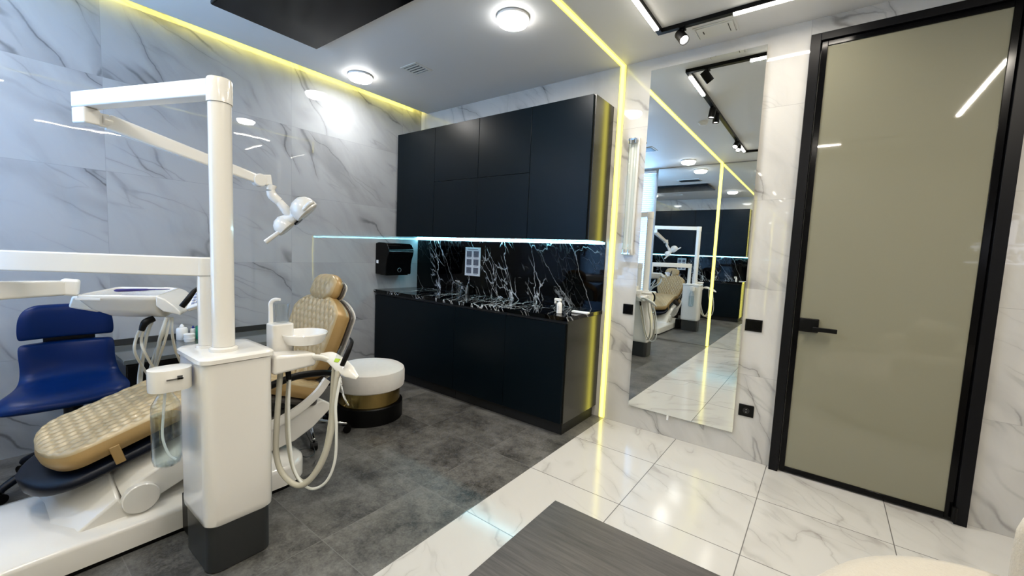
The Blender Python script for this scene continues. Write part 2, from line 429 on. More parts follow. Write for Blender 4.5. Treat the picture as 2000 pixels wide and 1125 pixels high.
def catmull(pts, sub=6):
    P = [Vector(p) for p in pts]; P = [P[0] * 2 - P[1]] + P + [P[-1] * 2 - P[-2]]; out = []
    for i in range(1, len(P) - 2):
        for k in range(sub):
            t = k / sub; a, b, c, d = P[i - 1:i + 3]
            out.append(0.5 * ((2 * b) + (c - a) * t + (2 * a - 5 * b + 4 * c - d) * t * t + (3 * b - a - 3 * c + d) * t ** 3))
    out.append(P[-2]); return out


def rrect(x0, x1, y0, y1, r, n=6):
    out = []
    for cx, cy, a0 in ((x1 - r, y1 - r, 0), (x0 + r, y1 - r, 90), (x0 + r, y0 + r, 180), (x1 - r, y0 + r, 270)):
        for i in range(n + 1):
            a = math.radians(a0 + 90 * i / n); out.append((cx + r * math.cos(a), cy + r * math.sin(a)))
    return out


def worldloc(o):
    l = Vector((0, 0, 0))
    while o is not None: l += o.location; o = o.parent
    return l


def obj(name, mb, mat, parent=None, bevel=0.0, seg=2, smooth=True, ang=35, label=None, loc=None):
    me = bpy.data.meshes.new(name)
    o = bpy.data.objects.new(name, me); COL.objects.link(o)
    if parent is not None: o.parent = parent
    base = worldloc(parent) if parent is not None else Vector((0, 0, 0))
    if loc is not None: o.location = Vector(loc) - base; base = Vector(loc)
    me.from_pydata([tuple(q - base) for q in mb.v], [], mb.f); me.update()
    mats = mat if isinstance(mat, (list, tuple)) else [mat]
    for k in mats: me.materials.append(M[k])
    for p_, i in zip(me.polygons, mb.mi): p_.material_index = i
    bm = bmesh.new(); bm.from_mesh(me); bmesh.ops.recalc_face_normals(bm, faces=bm.faces); bm.to_mesh(me); bm.free()
    if smooth:
        me.polygons.foreach_set('use_smooth', [True] * len(me.polygons)); me.set_sharp_from_angle(angle=math.radians(ang))
    if bevel:
        b = o.modifiers.new('edge', 'BEVEL'); b.width = bevel; b.segments = seg; b.limit_method = 'ANGLE'; b.angle_limit = math.radians(40); b.use_clamp_overlap = True
    if label: o['label'] = label
    return o


def tag(o, label, cat, group=None):
    o['label'] = label; o['category'] = cat
    if group: o['group'] = group
    return o


def thing(name, label, cat, loc, group=None):
    o = bpy.data.objects.new(name, None); COL.objects.link(o); o.location = loc; o.empty_display_size = 0.1
    return tag(o, label, cat, group)


def struct(name, mb, mat, parent=None, **k):
    o = obj(name, mb, mat, parent, **k)
    if parent is None: o['kind'] = 'structure'
    return o


def dup(root, loc, label=None, rotz=None):
    r = root.copy(); COL.objects.link(r); r.location = loc
    if rotz is not None: r.rotation_euler = (0, 0, rotz)
    if label: r['label'] = label
    for ch in list(root.children):
        c = ch.copy(); COL.objects.link(c); c.parent = r
        for g in list(ch.children):
            d = g.copy(); COL.objects.link(d); d.parent = c
    return r


# ------------------------------------------------------------------ the room
XR, YB, H = 6.2, -4.0, 2.9
LX0, LX1 = 2.413, 2.452           # yellow light line
struct('floor', MB().box((-0.1, YB - 0.1, -0.1), (2.448, 0.1, 0)), 'floor_dark', smooth=False)
struct('floor', MB().box((2.448, YB - 0.1, -0.1), (XR + 0.1, 0.1, 0.0)), 'floor_white', smooth=False)
struct('wall_left', MB().box((-0.1, YB - 0.1, 0), (0, 0.1, 3.1)), 'wall_left', smooth=False)
struct('wall_back', MB().box((-0.1, 0, 0), (3.70, 0.1, 3.1)).box((3.70, 0.035, 0), (4.56, 0.1, 2.755)).box((3.70, 0, 2.755), (4.56, 0.1, 3.1)).box((4.56, 0, 0), (XR + 0.1, 0.1, 3.1)), 'wall_white', smooth=False)  # slab behind the door is added to block world light leaking through its gaps
struct('wall_right', MB().box((XR, YB - 0.1, 0), (XR + 0.1, 0.1, 3.1)), 'wall_side', smooth=False)
WX0, WX1, WZ0, WZ1 = 0.08, 1.40, 0.80, 2.86
struct('wall_front', MB().box((-0.1, YB - 0.1, 0), (WX0, YB, 3.1)).box((WX0, YB - 0.1, 0), (WX1, YB, WZ0)).box((WX0, YB - 0.1, WZ1), (WX1, YB, 3.1)).box((WX1, YB - 0.1, 0), (XR + 0.1, YB, 3.1)), 'wallback', smooth=False)
struct('ceiling', MB().box((0.105, YB - 0.1, H), (XR + 0.1, 0.1, H + 0.045)).box((-0.1, YB - 0.1, 3.06), (XR + 0.1, 0.1, 3.16)), 'ceiling', smooth=False)

# window with blinds on the wall behind the camera
wf = struct('window_1', MB().box((WX0, YB - 0.09, WZ0), (WX0 + 0.05, YB - 0.03, WZ1)).box((WX1 - 0.05, YB - 0.09, WZ0), (WX1, YB - 0.03, WZ1)).box((WX0 + 0.05, YB - 0.09, WZ0), (WX1 - 0.05, YB - 0.03, WZ0 + 0.05)).box((WX0 + 0.05, YB - 0.09, WZ1 - 0.05), (WX1 - 0.05, YB - 0.03, WZ1)).box((0.715, YB - 0.09, WZ0 + 0.05), (0.765, YB - 0.03, WZ1 - 0.05)), 'whitem', bevel=0.004)
obj('pane', MB().box((WX0 + 0.04, YB - 0.062, WZ0 + 0.04), (WX1 - 0.04, YB - 0.056, WZ1 - 0.04)), 'clearglass', wf, smooth=False)
bl = thing('venetian_blind', 'white horizontal slat blind on the window, seen in the mirrors', 'blind', ((WX0 + WX1) / 2, YB + 0.02, WZ1))
mb = MB(); nsl = 62; ca, sa = math.cos(math.radians(64)), math.sin(math.radians(64))
for i in range(nsl):
    z = 0.74 + (2.80 - 0.74) * i / (nsl - 1); y = YB + 0.03
    mb.add([(WX0 - 0.03, y - 0.018 * ca, z - 0.018 * sa), (WX1 + 0.02, y - 0.018 * ca, z - 0.018 * sa), (WX1 + 0.02, y, z + 0.003), (WX0 - 0.03, y, z + 0.003), (WX1 + 0.02, y + 0.018 * ca, z + 0.018 * sa), (WX0 - 0.03, y + 0.018 * ca, z + 0.018 * sa)], [(0, 1, 2, 3), (3, 2, 4, 5)])
obj('slats', mb, 'blind', bl)
obj('head_rail', MB().box((WX0 - 0.03, YB + 0.008, 2.82), (WX1 + 0.02, YB + 0.05, 2.86)), 'whitem', bl, bevel=0.003)

# mirror wall panels behind the camera
for k, (x0, x1) in enumerate(((1.455, LX0 - 0.004), (LX1 + 0.004, 3.36))):
    t = thing('wall_mirror_panel', ('large wall mirror between window and yellow light line, seen by reflection', 'large wall mirror to the right of the yellow light line, seen by reflection')[k], 'mirror', ((x0 + x1) / 2, YB + 0.005, 0.0))
    obj('mirror_glass', MB().box((x0, YB + 0.001, 0.004), (x1, YB + 0.012, 2.885)), 'mirror', t, smooth=False)

# yellow light line: ceiling, back wall, wall behind the camera
CL0, CL1 = LX0 + 0.006, LX1 - 0.006
ln = struct('trim_1', MB().box((CL0, YB + 0.013, H - 0.004), (CL1, -0.013, H - 0.001)).box((CL0, -0.013, 0.004), (CL1, -0.001, H - 0.001)).box((CL0, YB + 0.001, 0.004), (CL1, YB + 0.013, H - 0.001)), 'yled', smooth=False)
ln['label'] = 'yellow light line across the ceiling and down the walls'
e = MB()
for a, b in ((LX0 - 0.004, CL0 - 0.0005), (CL1 + 0.0005, LX1 + 0.004)):
    e.box((a, YB + 0.014, H - 0.005), (b, -0.014, H - 0.0005)).box((a, -0.014, 0.004), (b, -0.0005, H - 0.0005)).box((a, YB + 0.0005, 0.004), (b, YB + 0.014, H - 0.0005))
obj('light_line_edge', e, 'yedge', ln, smooth=False)
cv = struct('trim_2', MB().box((0.13, YB + 0.05, 2.955), (0.165, -0.02, 2.99)), 'cove', smooth=False)
cv['label'] = 'yellow strip light hidden in the ceiling recess along the left wall'

# door
dr = struct('door_1', MB().box((3.722, -0.03, 0.012), (3.752, 0.02, 2.74)).box((4.498, -0.03, 0.012), (4.528, 0.02, 2.74)).box((3.752, -0.03, 2.712), (4.498, 0.02, 2.74)).box((3.752, -0.03, 0.012), (4.498, 0.02, 0.045)), 'blackg', bevel=0.002)
obj('door_glass', MB().box((3.75, -0.022, 0.04), (4.50, -0.010, 2.715)), 'frost', dr, smooth=False)
obj('door_casing', MB().box((3.664, -0.045, 0), (3.716, 0.03, 2.79)).box((4.534, -0.045, 0), (4.586, 0.03, 2.79)).box((3.716, -0.045, 2.745), (4.534, 0.03, 2.79)), 'blackm', dr, bevel=0.002)
dh = obj('door_handle', MB().box((3.752, -0.055, 0.957), (3.853, -0.024, 1.042)), 'black', dr, bevel=0.004)
obj('lever', MB().cyl((3.835, -0.055, 0.985), (3.835, -0.095, 0.985), 0.011).box((3.823, -0.108, 0.972), (3.945, -0.088, 0.998)), 'black', dh, bevel=0.003)
obj('hinge', MB().cyl((4.531, -0.055, 0.02), (4.531, -0.055, 0.10), 0.012), 'black', dr)

# ------------------------------------------------------------------ base cabinets, worktop, splashback, wall cabinets
BX = [0.012, 1.212, 1.800, 2.372]
tl = ['long dark blue-black base cabinet at the left wall end', 'dark blue-black base cabinet in the middle of the worktop', 'dark blue-black base cabinet beside the yellow light line']
for i in range(3):
    x0, x1 = BX[i] + 0.0015, BX[i + 1] - 0.0015
    t = thing('base_cabinet', tl[i], 'cabinet', ((x0 + x1) / 2, -0.3, 0), 'base cabinets under the black marble worktop')
    mb = MB().box((x0, -0.568, 0.095), (x1, -0.002, 0.886))
    obj('cabinet_body', mb, 'cabside', t, bevel=0.001)
    obj('plinth', MB().box((x0, -0.545, 0.0), (x1 - (0.02 if i == 2 else 0), -0.03, 0.093)), 'cabgap', t, smooth=False)
    obj('door', MB().box((x0 + 0.001, -0.589, 0.10), (x1 - (0.012 if i == 2 else 0), -0.5695, 0.862)), 'cab', t, bevel=0.0015)
    obj('grip_rail', MB().box((x0, -0.578, 0.866), (x1, -0.5695, 0.886)), 'cabgap', t, smooth=False)
tag(obj('worktop', MB().box((0.001, -0.600, 0.888), (2.378, -0.001, 0.920)), 'bm', bevel=0.0015, loc=(1.19, -0.3, 0.888)), 'black marble worktop with white veins on the base cabinets', 'worktop')
tag(obj('splashback', MB().box((0.001, -0.012, 0.921), (2.374, -0.0005, 1.494)), 'bm', smooth=False, loc=(1.19, -0.006, 0.921)), 'black marble splashback with white veins between worktop and wall cabinets', 'splashback')

UZ0, UZ1, UY = 1.497, 2.592, -0.345
UX = [0.030, 0.625, 1.216, 1.800, 2.372]
ul = ['tall dark wall cabinet nearest the left wall', 'wall cabinet of two stacked doors, second from the left wall', 'wall cabinet of two stacked doors, third from the left wall', 'wide tall wall cabinet beside the yellow light line']
for i in range(4):
    x0, x1 = UX[i] + 0.001, UX[i + 1] - 0.001
    t = thing('wall_cabinet', ul[i], 'cabinet', ((x0 + x1) / 2, -0.17, UZ0), 'wall cabinets over the worktop')
    obj('cabinet_body', MB().box((x0, UY + 0.021, UZ0 + 0.001), (x1, -0.001, UZ1)), 'cabside', t, bevel=0.001)
    zs = [UZ0, 2.052, UZ1] if i in (1, 2) else [UZ0, UZ1]
    for a, b in zip(zs[:-1], zs[1:]):
        obj('door', MB().box((x0 + 0.0012, UY, a + 0.0015), (x1 - (0.014 if i == 3 else 0.0012), UY + 0.0195, b - 0.0015)), 'cab', t, bevel=0.0015)
t = thing('under_cabinet_light', 'cool white light strip under the wall cabinets', 'light', (1.2, -0.02, UZ0 - 0.02))
obj('diffuser', MB().box((0.004, -0.030, UZ0 - 0.020), (2.366, -0.013, UZ0 - 0.004)), 'cyan', t, smooth=False)
obj('channel', MB().box((0.004, -0.030, UZ0 - 0.0038), (2.366, -0.013, UZ0 - 0.0005)), 'steel', t, smooth=False)

# poster on the splashback
px0, px1, pz0, pz1 = 0.778, 0.992, 1.112, 1.412
t = thing('instruction_poster', 'small white sheet with six pictures on the black splashback', 'poster', (0.885, -0.014, pz0))
obj('sheet', MB().box((px0, -0.0155, pz0), (px1, -0.0125, pz1)), 'paper', t, smooth=False)
for r in range(3):
    for c in range(2):
        a = px0 + 0.022 + c * 0.098; b = pz1 - 0.040 - r * 0.086
        obj('picture', MB().box((a, -0.0162, b - 0.062), (a + 0.070, -0.0156, b)), 'photo', t, smooth=False, label=None)
obj('heading', MB().box((px0 + 0.035, -0.0162, pz1 - 0.024), (px1 - 0.035, -0.0156, pz1 - 0.016)), 'ink', t, smooth=False)
for r in range(3):
    for c in range(2):
        a = px0 + 0.030 + c * 0.098; b = pz1 - 0.040 - r * 0.086
        obj('caption', MB().box((a, -0.0162, b - 0.072), (a + 0.05, -0.0156, b - 0.068)), 'ink', t, smooth=False)

# soap dispenser, tap, spray bottle, roll on the worktop
zc = 0.921
c0 = ony(903, 560, -0.09)
t = thing('glass_dispenser', 'small clear glass jar with chrome top at the splashback', 'dispenser', (0.79, -0.10, zc))
obj('jar', MB().lathe((0.79, -0.10, zc), [(0.036, 0), (0.038, 0.004), (0.038, 0.10), (0.030, 0.108)], 28), 'clear', t)
obj('chrome_top', MB().lathe((0.79, -0.10, zc + 0.1085), [(0.030, 0), (0.032, 0.004), (0.032, 0.014), (0.010, 0.018)], 24).box((0.735, -0.112, zc + 0.126), (0.80, -0.088, zc + 0.136)), 'chrome', t)
t = thing('worktop_tap', 'short square steel tap next to the glass jar', 'tap', (0.875, -0.075, zc))
obj('tap_body', MB().box((0.862, -0.09, zc), (0.890, -0.062, zc + 0.085)), 'steel', t, bevel=0.003)
obj('spout', MB().box((0.866, -0.155, zc + 0.070), (0.886, -0.09, zc + 0.085)).box((0.866, -0.155, zc + 0.055), (0.886, -0.14, zc + 0.070)), 'chrome', t, bevel=0.002)
sb = onz(1092, 612, zc)
t = thing('spray_bottle', 'white spray bottle on the worktop right end', 'bottle', sb)
obj('bottle_body', MB().lathe(sb, [(0.018, 0), (0.0205, 0.003), (0.0205, 0.075), (0.017, 0.083), (0.008, 0.088), (0.008, 0.094)], 26), 'whitem', t)
obj('spray_head', MB().box(sb + Vector((-0.045, -0.010, 0.094)), sb + Vector((0.012, 0.010, 0.116))).box(sb + Vector((-0.045, -0.008, 0.074)), sb + Vector((-0.030, 0.008, 0.095))), 'whitem', t, bevel=0.004)
obj('print', MB().box(sb + Vector((0.004, -0.0212, 0.03)), sb + Vector((0.006, -0.0204, 0.06))), 'ink', t, smooth=False)
pa, pb = onz(1118, 608, zc + 0.009), onz(1150, 612, zc + 0.009)
pk = obj('paper_packet', MB().beam(pa, pb, 0.045, 0.017), 'paper', bevel=0.006, seg=3, loc=(pa + pb) / 2 - Vector((0, 0, 0.009)))
tag(pk, 'flat white packet lying on the worktop next to the spray bottle', 'packet')

# paper towel dispenser on the left wall
dy0, dy1, dz0, dz1 = -0.585, -0.255, 1.085, 1.425
t = thing('towel_dispenser', 'black glossy paper towel dispenser on the left wall', 'dispenser', (0, (dy0 + dy1) / 2, dz0))
prof = [(0.0, dz0), (0.175, dz0), (0.185, dz0 + 0.01), (0.187, dz0 + 0.10), (0.20, dz0 + 0.16), (0.222, dz0 + 0.215), (0.228, dz0 + 0.25), (0.222, dz0 + 0.29), (0.20, dz0 + 0.32), (0.16, dz1 - 0.004), (0.05, dz1), (0.0, dz1 - 0.01)]
obj('cover', MB().prism(prof, 'y', dy0, dy1), 'blackg', t, bevel=0.008, seg=3)
obj('seam', MB().box((0.222, dy0 + 0.01, dz0 + 0.248), (0.2305, dy1 - 0.01, dz0 + 0.252)), 'steel', t, smooth=False)
obj('sticker', MB().box((0.020, dy0 - 0.0015, dz0 + 0.115), (0.055, dy0 + 0.001, dz0 + 0.150)), 'paper', t, smooth=False)
obj('outlet_lip', MB().box((0.06, dy0 + 0.02, dz0 - 0.008), (0.17, dy1 - 0.03, dz0 + 0.002)), 'black', t, bevel=0.002)
obj('emblem', MB().tube([(0.1895, -0.415 + 0.022 * math.cos(a * PI / 6), dz0 + 0.05 + 0.022 * math.sin(a * PI / 6)) for a in range(13)], 0.002, 6), 'steel', t)

# ------------------------------------------------------------------ mirror, tube lamp, switches
mx0, mx1, mz0, mz1 = 2.668, 3.430, 0.176, 2.803
t = thing('wall_mirror', 'tall frameless mirror on the marble wall beside the door', 'mirror', ((mx0 + mx1) / 2, -0.02, mz0))
obj('mirror_glass', MB().box((mx0, -0.026, mz0), (mx1, -0.0222, mz1)), 'mirror', t, smooth=False)
obj('backing', MB().box((mx0 + 0.004, -0.022, mz0 + 0.004), (mx1 - 0.004, -0.001, mz1 - 0.004)), 'fixture', t, smooth=False)
obj('clip', MB().box((2.975, -0.034, mz0 - 0.035), (2.99, -0.002, mz0 - 0.002)), 'whitem', t, bevel=0.002)
t = thing('tube_lamp', 'slim upright lamp with two clear glass tubes left of the mirror', 'lamp', (2.565, -0.03, 1.40))
obj('mounting_plate', MB().box((2.530, -0.022, 1.395), (2.612, -0.001, 2.315)), 'fixture', t, bevel=0.004)
for x in (2.549, 2.592):
    tb = obj('glass_tube', MB().cyl((x, -0.048, 1.44), (x, -0.048, 2.27), 0.013, seg=18), 'tube', t)
    for a, b in ((1.402, 1.44), (2.27, 2.308)):
        obj('end_cap', MB().cyl((x, -0.048, a), (x, -0.048, b), 0.0155, seg=18), 'chrome', tb)
for a in (1.400, 2.292):
    obj('lamp_holder', MB().box((2.536, -0.062, a), (2.606, -0.022, a + 0.014)), 'chrome', t, bevel=0.002)


def switch(name, x, z, w_, lab, cat, sock=False):
    t = thing(name, lab, cat, (x, 0, z - 0.04))
    obj('face_plate', MB().box((x - w_ / 2, -0.009, z - 0.041), (x + w_ / 2, -0.0005, z + 0.041)), 'black', t, bevel=0.0015)
    n = max(1, round(w_ / 0.08)) if not sock else 1
    if sock:
        obj('socket_well', MB().cyl((x, -0.0105, z), (x, -0.009, z), 0.021), 'cabgap', t)
        for s_ in (-1, 1): obj('contact', MB().cyl((x, -0.0115, z + s_ * 0.009), (x, -0.0105, z + s_ * 0.009), 0.003, seg=10), 'steel', t)
    else:
        for k in range(2 if w_ > 0.09 else 1):
            ww = (w_ - 0.016) / (2 if w_ > 0.09 else 1); a = x - w_ / 2 + 0.008 + k * ww
            obj('rocker', MB().box((a + 0.001, -0.012, z - 0.032), (a + ww - 0.001, -0.009, z + 0.032)), 'blackg', t, bevel=0.001)


switch('light_switch', 2.602, 0.958, 0.082, 'small single black switch between yellow light line and mirror', 'switch')
switch('light_switch', 3.497, 0.950, 0.102, 'black double switch on the wall between mirror and door', 'switch')
switch('wall_socket', 3.500, 0.349, 0.092, 'black socket low on the wall beside the door', 'socket', True)

# ------------------------------------------------------------------ ceiling fittings
dl = ['round white ceiling lamp between the black ceiling screen and the yellow light line', 'round white ceiling lamp above the wall cabinets near the left wall', 'round white ceiling lamp near the mirror wall, seen in the mirror', 'round white ceiling lamp near the window, seen by reflection']
for (x, y), lab in zip(DISCS, dl):
    t = thing('ceiling_lamp', lab, 'lamp', (x, y, H), 'round ceiling lamps')
    obj('lamp_rim', MB().lathe((x, y, H), [(0.100, -0.0005), (0.106, -0.003), (0.107, -0.014), (0.104, -0.018)], 48), 'whitem', t)
    obj('diffuser', MB().lathe((x, y, H), [(0.1035, -0.0182), (0.101, -0.034), (0.094, -0.043), (0.06, -0.0485), (0.01, -0.049)], 48), 'disc', t)
# ceiling vent
t = thing('ceiling_vent', 'small slatted air grille on the ceiling over the wall cabinets', 'vent', (0.93, -0.855, H))
obj('frame', MB().box((0.83, -0.945, H - 0.006), (1.03, -0.925, H - 0.0005)).box((0.83, -0.785, H - 0.006), (1.03, -0.765, H - 0.0005)).box((0.83, -0.925, H - 0.006), (0.85, -0.785, H - 0.0005)).box((1.01, -0.925, H - 0.006), (1.03, -0.785, H - 0.0005)), 'fixture', t, smooth=False)
obj('backing', MB().box((0.85, -0.925, H - 0.002), (1.01, -0.785, H - 0.0005)), 'dgrey', t, smooth=False)
for k in range(4):
    yy = -0.905 + k * 0.033
    obj('slat', MB().box((0.852, yy - 0.008, H - 0.007), (1.008, yy + 0.008, H - 0.0035)), 'fixture', t, smooth=False)
t = thing('ceiling_vent', 'dark air grille on the ceiling, seen at the left edge of the mirror', 'vent', (1.62, -2.67, H))
obj('frame', MB().box((1.42, -2.79, H - 0.008), (1.82, -2.55, H - 0.0005)), 'fixture', t, bevel=0.002)
for k in range(5):
    obj('slat', MB().box((1.44, -2.765 + k * 0.042, H - 0.014), (1.80, -2.74 + k * 0.042, H - 0.0085)), 'dgrey', t, smooth=False)
# smoke detector
t = thing('smoke_detector', 'round white smoke detector on the ceiling, seen in the mirror', 'detector', (2.64, -1.79, H))
obj('detector_body', MB().lathe((2.64, -1.79, H), [(0.05, -0.0005), (0.05, -0.014), (0.044, -0.022), (0.03, -0.038), (0.005, -0.040)], 32), 'whitem', t)
# access hatch
t = thing('ceiling_hatch', 'white rectangular hatch plate on the ceiling above the mirror', 'hatch', (3.14, -0.20, H))
obj('hatch_frame', MB().box((3.02, -0.285, H - 0.006), (3.27, -0.275, H)).box((3.02, -0.125, H - 0.006), (3.27, -0.115, H)).box((3.02, -0.275, H - 0.006), (3.03, -0.125, H)).box((3.26, -0.275, H - 0.006), (3.27, -0.125, H)), 'fixture', t, smooth=False)
obj('hatch_lid', MB().box((3.036, -0.270, H - 0.010), (3.254, -0.130, H)), 'fixture', t, bevel=0.002)
obj('slot', MB().box((3.070, -0.225, H - 0.0115), (3.076, -0.19, H - 0.0098)), 'cabgap', t, smooth=False)
obj('slot', MB().box((3.225, -0.255, H - 0.0115), (3.229, -0.150, H - 0.0098)), 'cabgap', t, smooth=False)
# black screen under the ceiling
t = thing('ceiling_screen', 'large black flat screen mounted face down below the ceiling', 'screen', (1.26, -1.92, H))
sz = 2.855
obj('screen_case', MB().box((0.615, -2.245, sz + 0.004), (1.86, -1.555, sz + 0.026)), 'blackm', t, bevel=0.004)
obj('screen_glass', MB().box((0.622, -2.238, sz), (1.853, -1.562, sz + 0.0038)), 'blackg', t, smooth=False)
obj('mount', MB().box((1.0, -2.05, sz + 0.027), (1.45, -1.75, H - 0.0005)), 'black', t, bevel=0.003)
# track
t = thing('track_light_rail', 'rectangular black ceiling track with white light bars above mirror and door', 'track light', (3.79, -1.85, H))
r_ = MB(); hw = 0.017
for x in (TRX0, TRX1): r_.box((x - hw, TRY1 - hw, H - 0.026), (x + hw, TRY0 + hw, H - 0.0005))
for y in (TRY0, TRY1): r_.box((TRX0 + hw, y - hw, H - 0.026), (TRX1 - hw, y + hw, H - 0.0005))
rail = obj('rail', r_, 'black', t, smooth=False)
for a, b in LEDS:
    x0, x1, y0, y1 = min(a[0], b[0]), max(a[0], b[0]), min(a[1], b[1]), max(a[1], b[1])
    if x0 == x1: x0 -= 0.014; x1 += 0.014
    else: y0 -= 0.014; y1 += 0.014
    obj('light_bar', MB().box((x0, y0, H - 0.035), (x1, y1, H - 0.0265)), 'led', t, smooth=False)


def spot(x, y, d, lab):
    d = Vector(d).normalized(); c = Vector((x, y, H - 0.085))
    t = thing('track_spotlight', lab, 'spotlight', (x, y, H - 0.026), 'black track spotlights')
    obj('stem', MB().cyl((x, y, H - 0.0265), (x, y, H - 0.075), 0.008, seg=12).box((x - 0.015, y - 0.03, H - 0.036), (x + 0.015, y + 0.03, H - 0.0265)), 'black', t)
    obj('spot_housing', MB().lathe(c, [(0.028, -0.05), (0.031, -0.047), (0.031, 0.045), (0.027, 0.045), (0.026, 0.03)], 32, d, cap=False).cyl(c - d * 0.05, c - d * 0.049, 0.028, seg=32), 'black', t)
    obj('spot_lens', MB().cyl(c + d * 0.028, c + d * 0.033, 0.0258, seg=28), 'spot', t)
    l = bpy.data.lights.new('spot_beam', 'SPOT'); l.energy = 5; l.spot_size = math.radians(60); l.spot_blend = 0.6; l.shadow_soft_size = 0.02; l.color = (1.0, 0.95, 0.88)
    o = bpy.data.objects.new('spot_beam', l); COL.objects.link(o); o.location = c + d * 0.05; o.rotation_euler = d.to_track_quat('-Z', 'Y').to_euler()


spot(2.985, TRY0, (0.5, -0.45, -0.72), 'black track spotlight near the track corner above the mirror')
spot(TRX0, -1.28, (-0.1, 0.1, -1), 'black track spotlight hanging straight down, nearer the mirror')
spot(TRX0, -1.46, (0.0, 0.0, -1), 'black track spotlight hanging straight down, second of the pair')
spot(TRX0, -2.62, (-0.1, 0.75, -0.75), 'lit black track spotlight near the far end, tilted to the mirror')
spot(TRX0, -2.80, (0.1, 0.7, -0.75), 'lit black track spotlight last before the far light bar')

# ------------------------------------------------------------------ sideboard with bottles on the left wall
t = thing('low_sideboard', 'low dark sideboard with grey glass top along the left wall', 'sideboard', (0.25, -2.1, 0))
obj('cabinet_body', MB().box((0.01, -2.68, 0.10), (0.475, -1.50, 0.588)), 'cabside', t, bevel=0.002)
obj('plinth', MB().box((0.02, -2.66, 0.0), (0.43, -1.52, 0.098)), 'cabgap', t, smooth=False)
obj('glass_top', MB().box((0.0015, -2.695, 0.59), (0.50, -1.49, 0.618)), 'slate', t, bevel=0.002)
obj('upstand', MB().box((0.0015, -2.66, 0.619), (0.012, -1.49, 0.662)), 'dgrey', t, smooth=False)
for k in range(2):
    d_ = obj('drawer', MB().box((0.4765, -2.675 + k * 0.588, 0.105), (0.492, -2.091 + k * 0.588, 0.580)), 'black', t, bevel=0.002)
    obj('knob', MB().cyl((0.4925, -2.58 + k * 0.58, 0.50), (0.512, -2.58 + k * 0.58, 0.50), 0.009, seg=14), 'chrome', d_)
SZ = 0.619


def bottle(u, v, r, h, mats, lab, nozzle=True, cat='bottle', name='bottle'):
    c = onz(u, v, SZ); c = Vector((max(c.x, r + 0.018), c.y, SZ))
    t = thing(name, lab, cat, c)
    obj('bottle_body', MB().lathe(c, [(r * 0.93, 0), (r, 0.004), (r, h * 0.78), (r * 0.85, h * 0.86), (r * 0.4, h * 0.9)], 24), mats[0], t)
    if nozzle:
        obj('cap', MB().lathe(c, [(r * 0.42, h * 0.901), (r * 0.42, h * 0.98), (r * 0.2, h * 1.10), (r * 0.1, h * 1.14)], 16), mats[1], t)
    else:
        obj('cap', MB().lathe(c, [(r * 0.5, h * 0.901), (r * 0.5, h * 1.05), (r * 0.45, h * 1.07)], 16), mats[1], t)


bottle(355, 663, 0.036, 0.105, ('whitem', 'whitem'), 'white dropper bottle at the left of the group on the sideboard')
bottle(392, 661, 0.032, 0.115, ('green', 'whitem'), 'green bottle with white cap on the sideboard')
bottle(369, 656, 0.019, 0.085, ('whitem', 'bluecap'), 'small white bottle with dark blue cap on the sideboard')
c = onz(370, 667, SZ)
t = thing('jar_stack', 'two small white stacked jars in front of the sideboard bottles', 'jar', c)
obj('jar_body', MB().lathe(c, [(0.031, 0), (0.032, 0.003), (0.032, 0.019), (0.034, 0.020), (0.034, 0.028), (0.032, 0.029), (0.032, 0.046)], 28), 'whitem', t)
obj('jar_lid', MB().lathe(c, [(0.0345, 0.0465), (0.0345, 0.058), (0.030, 0.060)], 28), 'whitem', t)

# ------------------------------------------------------------------ dental chair
CX = 1.19


